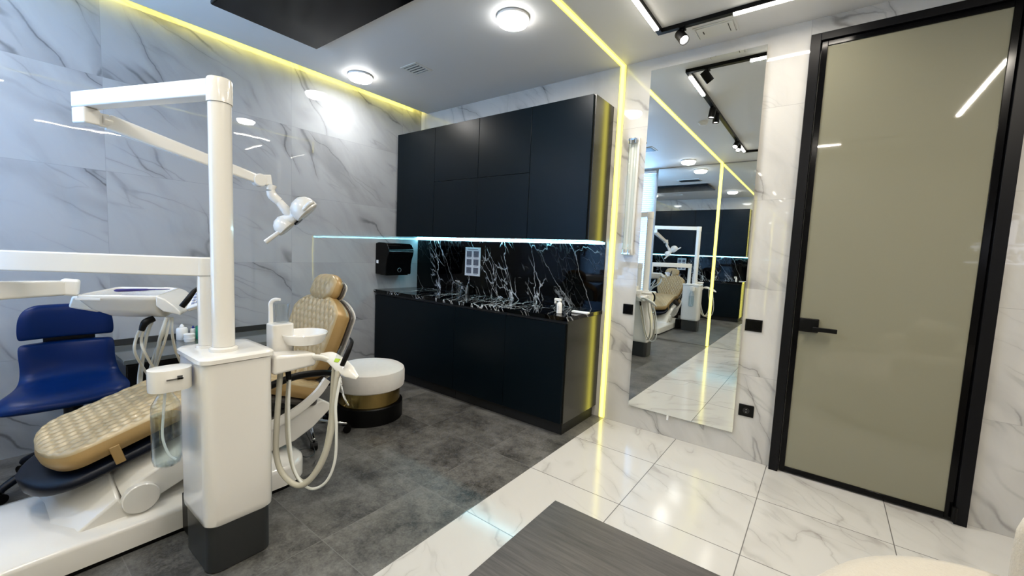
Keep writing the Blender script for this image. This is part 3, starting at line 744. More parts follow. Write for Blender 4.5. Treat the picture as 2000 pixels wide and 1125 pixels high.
def pad(name_top, name_side, parent, path, hw, thick, bulge, quilt, H0=0.022, cx=CX, R=0.05, ex=2.4, mtop='quilt', mside='gold', amp=0.009, endr=0.12, nt_=150, ns=72, flip=1):
    """upholstered pad: path is a list of (y,z), hw(t) the half width; rounded ends; diamond quilting as real relief"""
    P = catmull([Vector((0, y, z)) for y, z in path], 24); L = [0]
    for i in range(1, len(P)): L.append(L[-1] + (P[i] - P[i - 1]).length)
    tot = L[-1]
    def pt(s):
        s = max(0, min(tot, s)); k = 0
        while k < len(L) - 2 and L[k + 1] < s: k += 1
        f = (s - L[k]) / max(1e-9, L[k + 1] - L[k]); q = P[k].lerp(P[k + 1], f); T = (P[min(k + 2, len(P) - 1)] - P[max(k - 1, 0)]).normalized()
        return q, T
    def width(s):
        e = min(s, tot - s); w0 = hw(s / tot)
        er = endr
        if e < er: w0 *= math.sqrt(max(0.0, 1 - (1 - e / er) ** ex)) * 0.999 + 0.001
        return max(w0, 0.004)
    ss = []
    for i in range(nt_ + 1):
        a = i / nt_; ss.append(tot * (0.5 - 0.5 * math.cos(PI * a)) * 0.35 + tot * a * 0.65)
    V = []; 
    for s in ss:
        q, T = pt(s); Nn = Vector((0, -T.z, T.y)) * flip
        wd = width(s)
        for j in range(ns + 1):
            a = -1 + 2 * j / ns; a = math.sin(a * PI / 2) * 0.35 + a * 0.65; x = a * wd
            d = min(wd - abs(x), s * 1.0, tot - s)
            d = max(0, d); k = min(1, d / R); h = H0 * math.sqrt(max(0, 1 - (1 - k) ** 2))
            qa = (x / quilt[0] + s / quilt[1]) * PI; qb = (x / quilt[0] - s / quilt[1]) * PI
            di = (abs(math.sin(qa)) * abs(math.sin(qb))) ** 0.42
            h += amp * (di - 0.6) * k
            V.append(Vector((cx + x, q.y, q.z)) + Nn * h)
    Fs = [(i * (ns + 1) + j, i * (ns + 1) + j + 1, (i + 1) * (ns + 1) + j + 1, (i + 1) * (ns + 1) + j) for i in range(nt_) for j in range(ns)]
    top = obj(name_top, MB().add(V, Fs), mtop, parent, ang=60)
    rings = []
    K = 7
    loop = [(i, 1) for i in range(nt_ + 1)] + [(i, -1) for i in range(nt_, -1, -1)]
    cen, _ = pt(tot / 2)
    for kk in range(K + 1):
        f = kk / K; ring = []
        for i, sd in loop:
            s = ss[i]; q, T = pt(s); Nn = Vector((0, -T.z, T.y)) * flip; wd = width(s)
            # outward direction from the outline
            ws = (width(min(tot, s + 0.004)) - width(max(0, s - 0.004))) / 0.008
            on = Vector((sd, 0, 0)) - T * max(-6, min(6, ws)); on.normalize()
            off = bulge * math.sin(PI * min(1, f * 1.05)) - bulge * 0.6 * max(0, f - 0.8) * 5 * 0.5
            ring.append(Vector((cx + sd * wd, q.y, q.z)) + on * off - Nn * (thick * f))
        rings.append(ring)
    mb = MB().loft(rings, cap=False)
    n = nt_ + 1; o = len(mb.v) - 2 * n
    mb.f += [(o + i, o + i + 1, o + 2 * n - 2 - i, o + 2 * n - 1 - i) for i in range(n - 1)]; mb.mi += [0] * (n - 1)
    side = obj(name_side, mb, mside, parent, ang=60)
    return top, side


DC = thing('dental_chair', 'dental treatment chair with quilted gold upholstery and white base', 'dental chair', (CX, -2.6, 0))
pad('seat_pad', 'seat_side', DC, [(-3.105, 0.440), (-2.9, 0.505), (-2.65, 0.585), (-2.45, 0.632), (-2.30, 0.622), (-2.15, 0.565), (-2.0, 0.505), (-1.90, 0.48)],
    lambda t: 0.262 + 0.012 * math.sin(PI * t), 0.068, 0.010, (0.050, 0.080), R=0.032, H0=0.016, endr=0.13, ex=2.7, amp=0.012)
pad('backrest_pad', 'backrest_side', DC, [(-2.00, 0.50), (-1.965, 0.60), (-1.925, 0.72), (-1.885, 0.85), (-1.84, 0.97), (-1.80, 1.045)],
    lambda t: 0.16 + 0.12 * (1 - (1 - min(1, t / 0.75)) ** 2) - 0.05 * max(0, t - 0.8) / 0.2, 0.085, 0.008, (0.052, 0.085), cx=CX - 0.022, H0=0.018, amp=0.014, endr=0.14, nt_=110, ns=90)
hr = pad('headrest_pad', 'headrest_side', DC, [(-1.825, 1.005), (-1.81, 1.06), (-1.785, 1.12), (-1.75, 1.175)],
    lambda t: 0.124 + 0.012 * math.sin(PI * t), 0.055, 0.012, (0.055, 0.085), H0=0.03, amp=0.008, endr=0.07, nt_=60, ns=50, R=0.07, cx=CX - 0.02)


def shell(name, path, hw, off, thick, mat, cx=CX, endr=0.15, rim=None):
    """smooth shell under a pad"""
    P = catmull([Vector((0, y, z)) for y, z in path], 12); n = len(P); rings = []
    tot = sum((P[i] - P[i - 1]).length for i in range(1, n)); s = 0
    for i in range(n):
        if i: s += (P[i] - P[i - 1]).length
        T = (P[min(i + 1, n - 1)] - P[max(i - 1, 0)]).normalized(); Nn = Vector((0, -T.z, T.y))
        e = min(s, tot - s); wd = hw(s / tot)
        if e < endr: wd *= math.sqrt(max(0.02, 1 - (1 - e / endr) ** 2.4))
        ring = []
        for k in range(28):
            a = 2 * PI * k / 28; cx_, sy_ = math.cos(a), math.sin(a)
            ex = abs(cx_) ** 0.5 * (1 if cx_ > 0 else -1); ey = abs(sy_) ** 0.7 * (1 if sy_ > 0 else -1)
            ring.append(Vector((cx + ex * wd, P[i].y, P[i].z)) - Nn * (off + thick / 2) + Nn * (ey * thick / 2))
        rings.append(ring)
    return obj(name, MB().loft(rings), mat, DC, ang=50)


shell('leg_support', [(-3.185, 0.405), (-2.95, 0.475), (-2.65, 0.572), (-2.45, 0.62)], lambda t: 0.275, 0.072, 0.075, 'navy', endr=0.2)
shell('seat_shell', [(-2.50, 0.625), (-2.35, 0.63), (-2.15, 0.565), (-2.0, 0.505), (-1.90, 0.48)], lambda t: 0.262, 0.064, 0.06, 'mgrey', endr=0.12)
shell('backrest_shell', [(-2.00, 0.50), (-1.965, 0.60), (-1.925, 0.72), (-1.885, 0.85), (-1.84, 0.97), (-1.795, 1.055)], lambda t: 0.165 + 0.12 * (1 - (1 - min(1, t / 0.75)) ** 2) - 0.05 * max(0, t - 0.8) / 0.2, 0.087, 0.030, 'mgrey', endr=0.14, cx=CX - 0.022)
shell('backrest_cover', [(-1.99, 0.48), (-1.96, 0.60), (-1.92, 0.72), (-1.88, 0.85), (-1.835, 0.97), (-1.793, 1.058)], lambda t: 0.162 + 0.12 * (1 - (1 - min(1, t / 0.75)) ** 2) - 0.05 * max(0, t - 0.8) / 0.2, 0.1175, 0.008, 'white', endr=0.14, cx=CX - 0.022)
shell('headrest_shell', [(-1.825, 1.005), (-1.81, 1.06), (-1.785, 1.12), (-1.75, 1.175)], lambda t: 0.120 + 0.012 * math.sin(PI * t), 0.058, 0.028, 'mgrey', endr=0.07, cx=CX - 0.02)
shell('headrest_cover', [(-1.825, 1.005), (-1.81, 1.06), (-1.785, 1.12), (-1.75, 1.175)], lambda t: 0.118 + 0.012 * math.sin(PI * t), 0.088, 0.010, 'white', endr=0.07, cx=CX - 0.02)
obj('headrest_stem', MB().beam((CX - 0.02, -1.705, 0.90), (CX - 0.02, -1.695, 1.08), 0.05, 0.014, up=(0, 1, 0)), 'steel', DC, bevel=0.003)
obj('backrest_hinge', MB().cyl((CX - 0.13, -1.93, 0.45), (CX + 0.13, -1.93, 0.45), 0.035).box((CX - 0.10, -1.955, 0.41), (CX + 0.10, -1.885, 0.50)), 'mgrey', DC, bevel=0.006)
obj('strap', MB().box((CX + 0.272, -2.905, 0.385), (CX + 0.283, -2.870, 0.470), Matrix.Rotation(math.radians(15), 3, 'X')), 'gold', DC, bevel=0.003)
# base
base = MB()
out = rrect(0.94, 1.552, -3.75, -2.065, 0.16, 10)
cxm, cym = 1.246, -2.9
sc = lambda k: [(cxm + (x - cxm) * k, cym + (y - cym) * (1 - (1 - k) * 0.55)) for x, y in out]
base.loft([[Vector((x, y, z)) for x, y in sc(k)] for k, z in ((1.0, 0.022), (1.0, 0.108), (0.99, 0.122), (0.95, 0.130), (0.7, 0.155), (0.3, 0.165))])
obj('base_cover', base, 'white', DC, ang=50)
obj('base_foot', MB().loft([[Vector((x, y, z)) for x, y in sc(0.97)] for z in (0.0, 0.021)]), 'black', DC)
# lift cover: lower sleeve, upper sleeve, pivot disc
def wedge(name, near, far, xn, xf, mat):
    """near: (y,z) outline at x=xn, far: matching outline at x=xf"""
    n_ = len(near); R0 = [Vector((2 * CX - xn, y, z)) for y, z in near]; R1 = [Vector((2 * CX - xf, y, z)) for y, z in far]
    R2 = [Vector((xf, y, z)) for y, z in far]; R3 = [Vector((xn, y, z)) for y, z in near]
    return obj(name, MB().loft([R0, R1, R2, R3]), mat, DC, bevel=0.008, seg=3, ang=30)


wedge('lift_sleeve', [(-3.045, 0.125), (-2.895, 0.238), (-2.84, 0.12)], [(-3.10, 0.150), (-2.905, 0.325), (-2.80, 0.150)], 1.49, 1.36, 'white')
wedge('lift_arm', [(-2.885, 0.232), (-2.845, 0.280), (-2.60, 0.395), (-2.42, 0.44), (-2.38, 0.30), (-2.60, 0.25), (-2.80, 0.17)],
      [(-2.895, 0.285), (-2.85, 0.345), (-2.62, 0.460), (-2.42, 0.49), (-2.38, 0.30), (-2.60, 0.25), (-2.80, 0.17)], 1.49, 1.37, 'white')
obj('pivot_cover', MB().lathe((1.482, -2.822, 0.213), [(0.066, 0), (0.066, 0.028), (0.062, 0.033), (0.01, 0.034)], 48, (1, 0, 0)), 'white', DC)
obj('seat_carrier', MB().box((1.0, -2.56, 0.40), (1.38, -2.10, 0.485)), 'dgrey', DC, bevel=0.01)
# rear shell, side band, armrest
rp = [(-2.50, 0.20), (-2.24, 0.175), (-2.10, 0.195), (-1.99, 0.245), (-1.87, 0.335), (-1.885, 0.375), (-1.93, 0.405), (-2.03, 0.385), (-2.24, 0.30), (-2.50, 0.29)]
obj('rear_cover', MB().prism(rp, 'x', 0.97, 1.41), 'white', DC, bevel=0.010, seg=3)
bd = catmull([(1.462, -2.46, 0.335), (1.468, -2.28, 0.355), (1.470, -2.12, 0.405), (1.466, -2.0, 0.475), (1.458, -1.93, 0.545)], 8)
mb = MB(); rg = []
for i, p_ in enumerate(bd):
    T = (bd[min(i + 1, len(bd) - 1)] - bd[max(i - 1, 0)]).normalized(); u_ = Vector((1, 0, 0)).cross(T)
    rg.append([p_ + Vector((a, 0, 0)) + u_ * b for a, b in ((0, -0.028), (0.012, -0.022), (0.016, 0), (0.012, 0.022), (0, 0.028), (-0.01, 0))])
obj('side_band', mb.loft(rg), 'white', DC)
obj('armrest', MB().tube([(1.50, -2.42, 0.555), (1.52, -2.30, 0.60), (1.525, -2.15, 0.628), (1.52, -2.0, 0.615), (1.50, -1.90, 0.585)], [0.016, 0.026, 0.026, 0.024, 0.016], 16, flat=0.7), 'black', DC)
obj('armrest_post', MB().tube([(1.50, -1.90, 0.585), (1.485, -1.885, 0.52), (1.46, -1.89, 0.46)], 0.013, 12), 'black', DC)
obj('foot_cable', MB().tube([onx(588, 820, 1.30), onx(600, 850, 1.30), onx(612, 872, 1.30), onx(614, 886, 1.33), onx(596, 893, 1.35), onx(583, 882, 1.35), onx(592, 877, 1.33), onx(608, 878, 1.30), onx(618, 890, 1.25), onz(614, 905, 0.02)], 0.0028, 6), 'dgrey', DC)

# ------------------------------------------------------------------ dental unit: pillar with arms, lamp, tray, cuspidor
DU = thing('dental_unit', 'white dental unit pillar with lamp, tray and spittoon arms', 'dental unit', (1.81, -2.585, 0))
K = lambda z, g=0.0, r=0.045, x0=1.655, x1=1.968, y0=-2.712, y1=-2.458: [Vector((x, y, z)) for x, y in rrect(x0 - g, x1 + g, y0 - g, y1 + g, r, 8)]
obj('pillar_foot', MB().loft([K(0.0, -0.012), K(0.006, -0.006), K(0.215, -0.006)]), 'dgrey', DU, ang=40)
obj('foot_bracket', MB().box((1.56, -2.69, 0.02), (1.66, -2.50, 0.20)), 'black', DU, bevel=0.004)
obj('pillar_body', MB().loft([K(0.222, -0.020), K(0.205, -0.004), K(0.212, 0.002), K(0.24, 0.004), K(0.885, 0.004)]), 'white', DU, ang=40)
obj('pillar_cap', MB().loft([K(0.887, 0.004), K(0.889, 0.012), K(0.905, 0.012), K(0.912, 0.004), K(0.913, -0.02)]), 'white', DU, ang=40)
PX, PY = 1.848, -2.605
post = obj('lamp_post', MB().cyl((PX, PY, 0.932), (PX, PY, 1.925), 0.041, seg=40), 'white', DU)
obj('post_collar', MB().lathe((PX, PY, 0.9132), [(0.052, 0), (0.052, 0.012), (0.044, 0.018)], 40), 'white', DU)
SX, SY = 1.742, -2.632
obj('arm_post', MB().cyl((SX, SY, 0.925), (SX, SY, 1.222), 0.032, seg=36).lathe((SX, SY, 0.9132), [(0.042, 0), (0.040, 0.011)], 36), 'white', DU)
E1 = Vector((1.055, -2.905, 1.985))
tp = Vector((PX, PY, 1.985))
ta = obj('lamp_beam', MB().beam(tp, E1, 0.062, 0.068), 'white', DU, bevel=0.006, seg=3)
obj('beam_cap', MB().lathe((PX, PY, 1.926), [(0.0455, 0), (0.0455, 0.086), (0.042, 0.095), (0.01, 0.098)], 40), 'white', ta)
dA = (E1 - tp).normalized(); side = dA.cross(Vector((0, 0, 1)))
obj('beam_knuckle', MB().beam(E1 - dA * 0.045 + Vector((0, 0, -0.035)), E1 - dA * 0.045 + Vector((0, 0, -0.105)), 0.062, 0.085, up=dA), 'white', ta, bevel=0.006, seg=3)
S0 = at(208, 238, 1.99); S1 = at(506, 352, 2.50)
dS = (S1 - S0).normalized()
obj('knuckle_joint', MB().beam(E1 - dA * 0.03 + Vector((0, 0, -0.072)), S0, 0.045, 0.062, w2=0.05, h2=0.062).cyl(S0 - side * 0.03, S0 + side * 0.03, 0.034), 'white', ta, bevel=0.004)
obj('spring_arm', MB().beam(S0, S1, 0.054, 0.074, h2=0.056), 'white', DU, bevel=0.010, seg=3)
# head joint
J1 = at(530, 352, 2.54)
sj = Vector((0, 0, 1)).cross(dS).normalized()
obj('arm_joint', MB().cyl(S1 - sj * 0.032, S1 + sj * 0.032, 0.038).beam(S1, J1, 0.05, 0.062), 'white', DU, bevel=0.006)
J2 = at(528, 372, 2.54); J3 = at(545, 394, 2.57); J4 = at(572, 424, 2.60)
obj('head_yoke', MB().cyl(J1 - Vector((0, 0, 0.031)), J2, 0.030, 0.024).tube([J2, at(532, 382, 2.55), J3], [0.026, 0.028, 0.026], 16).tube([J3, at(560, 412, 2.59), J4], [0.024, 0.030, 0.022], 16), 'white', DU)
lh = MB()
nrm = (RGT * 0.62 - UPV * 0.66 + FWD * 0.25).normalized()
ln_ = (RGT * 0.72 + UPV * 0.62 - FWD * 0.15).normalized(); ln_ = (ln_ - nrm * ln_.dot(nrm)).normalized()
A_ = at(595, 410, 2.60); B_ = at(558, 443, 2.62)
for c_, rr in ((A_, 0.080), (B_, 0.066)):
    lh.lathe(c_ - nrm * 0.02, [(0.004, -rr * 0.75), (rr * 0.45, -rr * 0.68), (rr * 0.78, -rr * 0.42), (rr * 0.95, -rr * 0.1), (rr, rr * 0.25), (rr * 0.97, rr * 0.55), (rr * 0.88, rr * 0.60)], 36, nrm)
lh.tube([A_ - nrm * 0.03, (A_ + B_) / 2 - nrm * 0.01, B_ - nrm * 0.03], [0.05, 0.036, 0.045], 20)
head = obj('lamp_head', lh, 'white', DU, ang=50)
h0, h1 = at(545, 453, 2.58), at(518, 473, 2.56)
obj('lamp_handle', MB().cyl(h0, h1, 0.0125, 0.0145), 'white', head, bevel=0.003)
obj('lamp_handle', MB().tube([at(592, 410, 2.52), at(604, 398, 2.50), at(612, 394, 2.50)], [0.010, 0.014, 0.012], 14), 'white', head)
obj('lamp_lens', MB().cyl((A_ + B_) / 2 + nrm * 0.022, (A_ + B_) / 2 + nrm * 0.032, 0.03), 'blackg', head)
# lower beam and tray arm
LE = Vector((1.185, -3.225, 1.262))
lt = Vector((SX, SY, 1.262))
lb = obj('tray_beam', MB().beam(lt, LE, 0.068, 0.080).cyl(lt - Vector((0, 0, 0.040)), lt + Vector((0, 0, 0.040)), 0.036), 'white', DU, bevel=0.006, seg=3)
obj('beam_knuckle', MB().cyl(LE + Vector((0, 0, -0.18)), LE + Vector((0, 0, 0.04)), 0.040), 'white', lb, bevel=0.004)
TJ = at(140, 560, 1.98); T0 = Vector((LE.x, LE.y, 1.135))
obj('tray_arm', MB().beam(T0, at(120, 562, 1.96), 0.062, 0.078, h2=0.070), 'white', DU, bevel=0.010, seg=3)
tv = (TJ - T0).normalized(); tsd = tv.cross(Vector((0, 0, 1))).normalized()
obj('tray_joint', MB().beam(at(118, 560, 1.96), at(155, 562, 2.0), 0.066, 0.078), 'whitem', DU, bevel=0.012, seg=3)
# instrument tray
za = 1.088
A3, B3, C3, D3 = onz(146, 576, za), onz(232, 559.5, za), onz(352, 562, za), onz(308, 578, za)
Q = [A3, D3, C3, B3]; qc = sum(Q, Vector()) / 4
def ringq(k, z, sh=Vector()):
    R = []
    for i in range(4):
        p0, p1, p2 = Q[(i - 1) % 4], Q[i], Q[(i + 1) % 4]
        r = 0.028; a = p1 + (p0 - p1).normalized() * r; b = p1 + (p2 - p1).normalized() * r
        for t in (0, 0.25, 0.5, 0.75, 1): R.append((a.lerp(p1, t)).lerp(p1.lerp(b, t), t))
    return [Vector((qc.x + (p.x - qc.x) * k + sh.x, qc.y + (p.y - qc.y) * k + sh.y, z)) for p in R]
toright = (D3 - A3).normalized()
tray = obj('instrument_tray', MB().loft([ringq(0.40, 0.962, toright * 0.095), ringq(0.66, 0.975, toright * 0.055), ringq(0.86, 1.015, toright * 0.018), ringq(0.965, 1.060), ringq(0.99, 1.066), ringq(1.0, 1.072), ringq(1.0, 1.084), ringq(0.985, za), ringq(0.93, za), ringq(0.915, za - 0.004)]), 'white', DU, ang=50)
# sloping instrument rest at the right end
dn = toright * 0.105 + Vector((0, 0, -0.082))
e0 = D3 + (D3 - C3).normalized() * 0.0; e1 = C3
rest = MB()
for k in range(1):
    a0, a1 = e0 - toright * 0.01, e1 - toright * 0.01
    rr_ = [[a0, a1, a1 + Vector((0, 0, -0.05)), a0 + Vector((0, 0, -0.05))],
           [a0 + dn * 0.35 + Vector((0, 0, 0.014)), a1 + dn * 0.35 + Vector((0, 0, 0.014)), a1 + dn * 0.3 + Vector((0, 0, -0.055)), a0 + dn * 0.3 + Vector((0, 0, -0.055))],
           [a0 + dn * 0.75 + Vector((0, 0, 0.010)), a1 + dn * 0.75 + Vector((0, 0, 0.010)), a1 + dn * 0.72 + Vector((0, 0, -0.03)), a0 + dn * 0.72 + Vector((0, 0, -0.03))],
           [a0 + dn, a1 + dn, a1 + dn + Vector((0, 0, -0.016)), a0 + dn + Vector((0, 0, -0.016))]]
    rest.loft(rr_)
obj('instrument_rest', rest, 'white', tray, bevel=0.006, seg=3)
kb = [at(362, 604, 2.08), at(402, 592, 2.08), at(402, 566, 2.16), at(376, 570, 2.16)]
kn = (kb[1] - kb[0]).cross(kb[3] - kb[0]).normalized()
if kn.z < 0: kn = -kn
obj('keypad_panel', MB().loft([[p - kn * 0.022 for p in kb], kb]), 'white', tray, bevel=0.005)
kk = MB()
for i in range(3):
    for j in range(4):
        a = 0.22 + i * 0.24; b = 0.20 + j * 0.18
        p0 = kb[0].lerp(kb[1], a).lerp(kb[3].lerp(kb[2], a), b); du = (kb[1] - kb[0]) * 0.16; dv = (kb[3] - kb[0]) * 0.10
        kk.add([p0 + kn * 0.0015, p0 + du + kn * 0.0015, p0 + du + dv + kn * 0.0015, p0 + dv + kn * 0.0015], [(0, 1, 2, 3)])
obj('keys', kk, 'keypad', tray, smooth=False)
obj('handpiece', MB().tube([at(355, 599, 2.02), at(366, 586, 2.03), at(378, 570, 2.05), at(388, 560, 2.06)], [0.013, 0.0135, 0.011, 0.005], 14), 'black', tray)
obj('front_handle', MB().beam(A3 + Vector((0, 0, -0.02)), A3 + toright * 0.1 + Vector((0, 0, -0.02)), 0.004, 0.012), 'whitem', tray, bevel=0.002)
obj('tray_bracket', MB().beam(at(140, 588, 2.06), at(200, 598, 2.12), 0.06, 0.060), 'white', DU, bevel=0.01)
# instrument hoses under the tray
def dx(u, v, x):
    return (x - CAM.x) / ray(u, v).x


def hose(pts, r, m='hosew', nm='instrument_hose'):
    return obj(nm, MB().tube([at(*p) for p in pts], r, 10, sub=8), m, DU)


hose([(278, 634, 2.10), (266, 660, 2.12), (264, 690, 2.15), (287, 730, dx(287, 730, 0.86)), (302, 757, dx(302, 757, 0.84))], 0.0065)
hose([(286, 630, 2.11), (276, 665, 2.14), (286, 695, 2.17), (314, 740, dx(314, 740, 0.86)), (332, 765, dx(332, 765, 0.84))], 0.0065)
hose([(293, 627, 2.13), (281, 680, 2.18), (272, 730, dx(272, 730, 0.86)), (270, 770, dx(270, 770, 0.84))], 0.0075)
hose([(298, 626, 2.15), (286, 660, 2.20), (278, 715, dx(278, 715, 0.86)), (274, 770, dx(274, 770, 0.84))], 0.0065)
hose([(326, 620, 2.10), (313, 660, 2.12), (303, 710, dx(303, 710, 0.86)), (288, 755, dx(288, 755, 0.84))], 0.0085)
hose([(332, 620, 2.12), (322, 665, 2.14), (306, 715, dx(306, 715, 0.86)), (294, 755, dx(294, 755, 0.84))], 0.0065)
hose([(336, 620, 2.14), (336, 650, 2.16), (343, 685, 2.30), (356, 715, dx(356, 715, 0.86)), (370, 750, dx(370, 750, 0.84))], 0.0065)
hose([(330, 620, 2.16), (318, 655, 2.18), (302, 690, 2.3), (290, 730, dx(290, 730, 0.84))], 0.0055)
obj('hose_connector', MB().tube([at(300, 622, 2.13), at(284, 630, 2.10), at(276, 646, 2.09)], [0.016, 0.018, 0.012], 12), 'black', tray)
# water bottle on the left of the pillar
bc = Vector((1.855, -2.80, 0))
hb = MB().loft([[Vector((x, y, z)) for x, y in rrect(1.855 - 0.052 * k, 1.855 + 0.052 * k, -2.86 + 0.01 * (1 - k), -2.722, 0.050 * k, 8)] for k, z in ((0.92, 0.79), (1.0, 0.805), (1.0, 0.868), (0.97, 0.874), (0.7, 0.875))])
bh = obj('bottle_holder', hb, 'white', DU, ang=45)
obj('valve', MB().box((1.9085, -2.815, 0.838), (1.914, -2.762, 0.843)).box((1.9085, -2.782, 0.836), (1.914, -2.765, 0.852)), 'chrome', bh)
bc = Vector((1.855, -2.806, 0))
bo = obj('water_bottle', MB().lathe((bc.x, bc.y, 0), [(0.004, 0.487), (0.030, 0.487), (0.043, 0.497), (0.0475, 0.52), (0.0475, 0.70), (0.044, 0.735), (0.028, 0.765), (0.022, 0.778), (0.022, 0.789)], 36, cap=False), 'clear', DU)
obj('water', MB().lathe((bc.x, bc.y, 0), [(0.004, 0.490), (0.028, 0.490), (0.041, 0.500), (0.0462, 0.521), (0.0462, 0.69), (0.004, 0.690)], 36), 'water', bo)
obj('pickup_tube', MB().tube([(bc.x, bc.y, 0.785), (bc.x - 0.004, bc.y - 0.006, 0.70), (bc.x - 0.010, bc.y - 0.010, 0.60), (bc.x + 0.002, bc.y + 0.004, 0.53), (bc.x + 0.020, bc.y + 0.022, 0.505)], 0.0045, 8), 'whitem', bo)
# cuspidor
cz = 0.985
tc = at(543, 660, 2.0)
tw = rrect(tc.x - 0.045, tc.x + 0.045, tc.y - 0.04, tc.y + 0.06, 0.02, 5)
obj('cuspidor_tower', MB().loft([[Vector((x, y, z)) for x, y in tw] for z in (0.84, 0.992)]), 'white', DU, bevel=0.006, seg=3)
ac0 = Vector((1.90, -2.454, 0.835)); ac1 = at(607, 698, 2.03)
obj('cuspidor_arm', MB().beam(ac0, ac1, 0.13, 0.085, w2=0.10, h2=0.060), 'white', DU, bevel=0.012, seg=3)
bcn = at(594, 652, 2.06)
obj('cuspidor_bowl', MB().lathe((bcn.x, bcn.y, bcn.z - 0.052), [(0.01, 0.006), (0.055, 0.0), (0.085, 0.010), (0.103, 0.040), (0.108, 0.058), (0.106, 0.062), (0.101, 0.058), (0.090, 0.035), (0.060, 0.014), (0.006, 0.010)], 56), 'whitec', DU)
sp0 = at(529, 634, 2.0)
obj('cup_filler', MB().tube([sp0, sp0 + Vector((0, 0, 0.07)), sp0 + Vector((0.001, 0.0, 0.105)), sp0 + Vector((0.016, 0.010, 0.122)), sp0 + Vector((0.038, 0.026, 0.124))], [0.011, 0.010, 0.010, 0.009, 0.007], 16), 'whitec', DU)
# assistant holder
hp = [at(545, 702, 1.98), at(590, 700, 2.0), at(622, 698, 2.0), at(645, 704, 2.0)]
obj('holder_arm', MB().tube(hp, [0.018, 0.022, 0.024, 0.024], 16, flat=0.55), 'white', DU)
ha = [at(626, 693, 2.02), at(645, 697, 2.0), at(665, 712, 1.97), at(682, 726, 1.95), at(698, 738, 1.94)]
ho = obj('instrument_holder', MB().tube(ha, [0.010, 0.028, 0.034, 0.030, 0.010], 20, flat=0.42), 'white', DU)
sy = [at(668, 714, 1.93), at(675, 698, 1.93), at(682, 682, 1.94), at(687, 668, 1.96), at(684, 660, 1.97)]
obj('air_syringe', MB().tube(sy, [0.011, 0.012, 0.011, 0.009, 0.004], 14), 'black', ho)
obj('suction_tip', MB().tube([at(660, 703, 1.98), at(664, 690, 1.99), at(669, 676, 2.0)], [0.014, 0.013, 0.009], 14), 'clear', ho)
obj('suction_collar', MB().tube([at(659, 708, 1.975), at(661, 701, 1.98)], [0.017, 0.015], 16), 'lime', ho)
obj('chrome_nozzle', MB().tube([at(664, 735, 1.93), at(667, 752, 1.93), at(672, 775, 1.95), at(681, 792, 1.95)], [0.005, 0.006, 0.005, 0.003], 10), 'chrome', ho)


def shose(pts, r, m):
    return obj('suction_hose', MB().tube([at(*p) for p in pts], r, 14, sub=10), m, DU)


shose([(549, 712, 1.95), (545, 760, 1.93), (541, 820, 1.91), (539, 880, 1.90), (549, 920, 1.89), (575, 946, 1.89), (600, 942, 1.89), (628, 905, 1.89), (646, 850, 1.90), (653, 790, 1.92), (660, 725, 1.95)], 0.0125, 'hose')
shose([(564, 742, 1.97), (560, 800, 1.95), (562, 860, 1.94), (572, 912, 1.93), (590, 940, 1.93), (612, 925, 1.93), (634, 880, 1.94), (645, 820, 1.95), (648, 770, 1.97), (652, 715, 1.98)], 0.0085, 'hose')
shose([(566, 742, 1.95), (564, 800, 1.93), (567, 870, 1.92), (578, 925, 1.91), (605, 954, 1.90), (636, 942, 1.89), (654, 900, 1.89), (657, 840, 1.89), (656, 790, 1.90), (665, 738, 1.93)], 0.0062, 'hosew')
obj('hose_socket', MB().cyl(at(562, 712, 1.96), at(564, 744, 1.96), 0.012), 'black', DU)

# cup on the cuspidor
cu = at(551, 636, 2.02); cu = Vector((cu.x, cu.y, 0.9925))
t = tag(obj('plastic_cup', MB().lathe(cu, [(0.002, 0.001), (0.026, 0.001), (0.027, 0.003), (0.0345, 0.088), (0.036, 0.089), (0.036, 0.092), (0.034, 0.092)], 32, cap=False), 'clear', loc=cu), 'clear plastic cup standing under the cup filler spout', 'cup')
# violet instrument on the tray
va, vb = onz(222, 567.5, za + 0.006), onz(332, 564.5, za + 0.006)
vd = (vb - va)
vi = obj('tray_instrument', MB().tube([va, va + vd * 0.06, va + vd * 0.3, va + vd * 0.55, va + vd * 0.65, vb], [0.003, 0.011, 0.012, 0.009, 0.005, 0.004], 14, flat=0.28), 'violet', loc=va + vd * 0.5 + Vector((0, 0, -0.004)))
tag(vi, 'flat violet instrument lying on the white tray', 'instrument')

# ------------------------------------------------------------------ blue operator stool
BS = thing('operator_stool', 'blue operator stool with two-part backrest between chair and left wall', 'stool', (0.53, -2.915, 0))


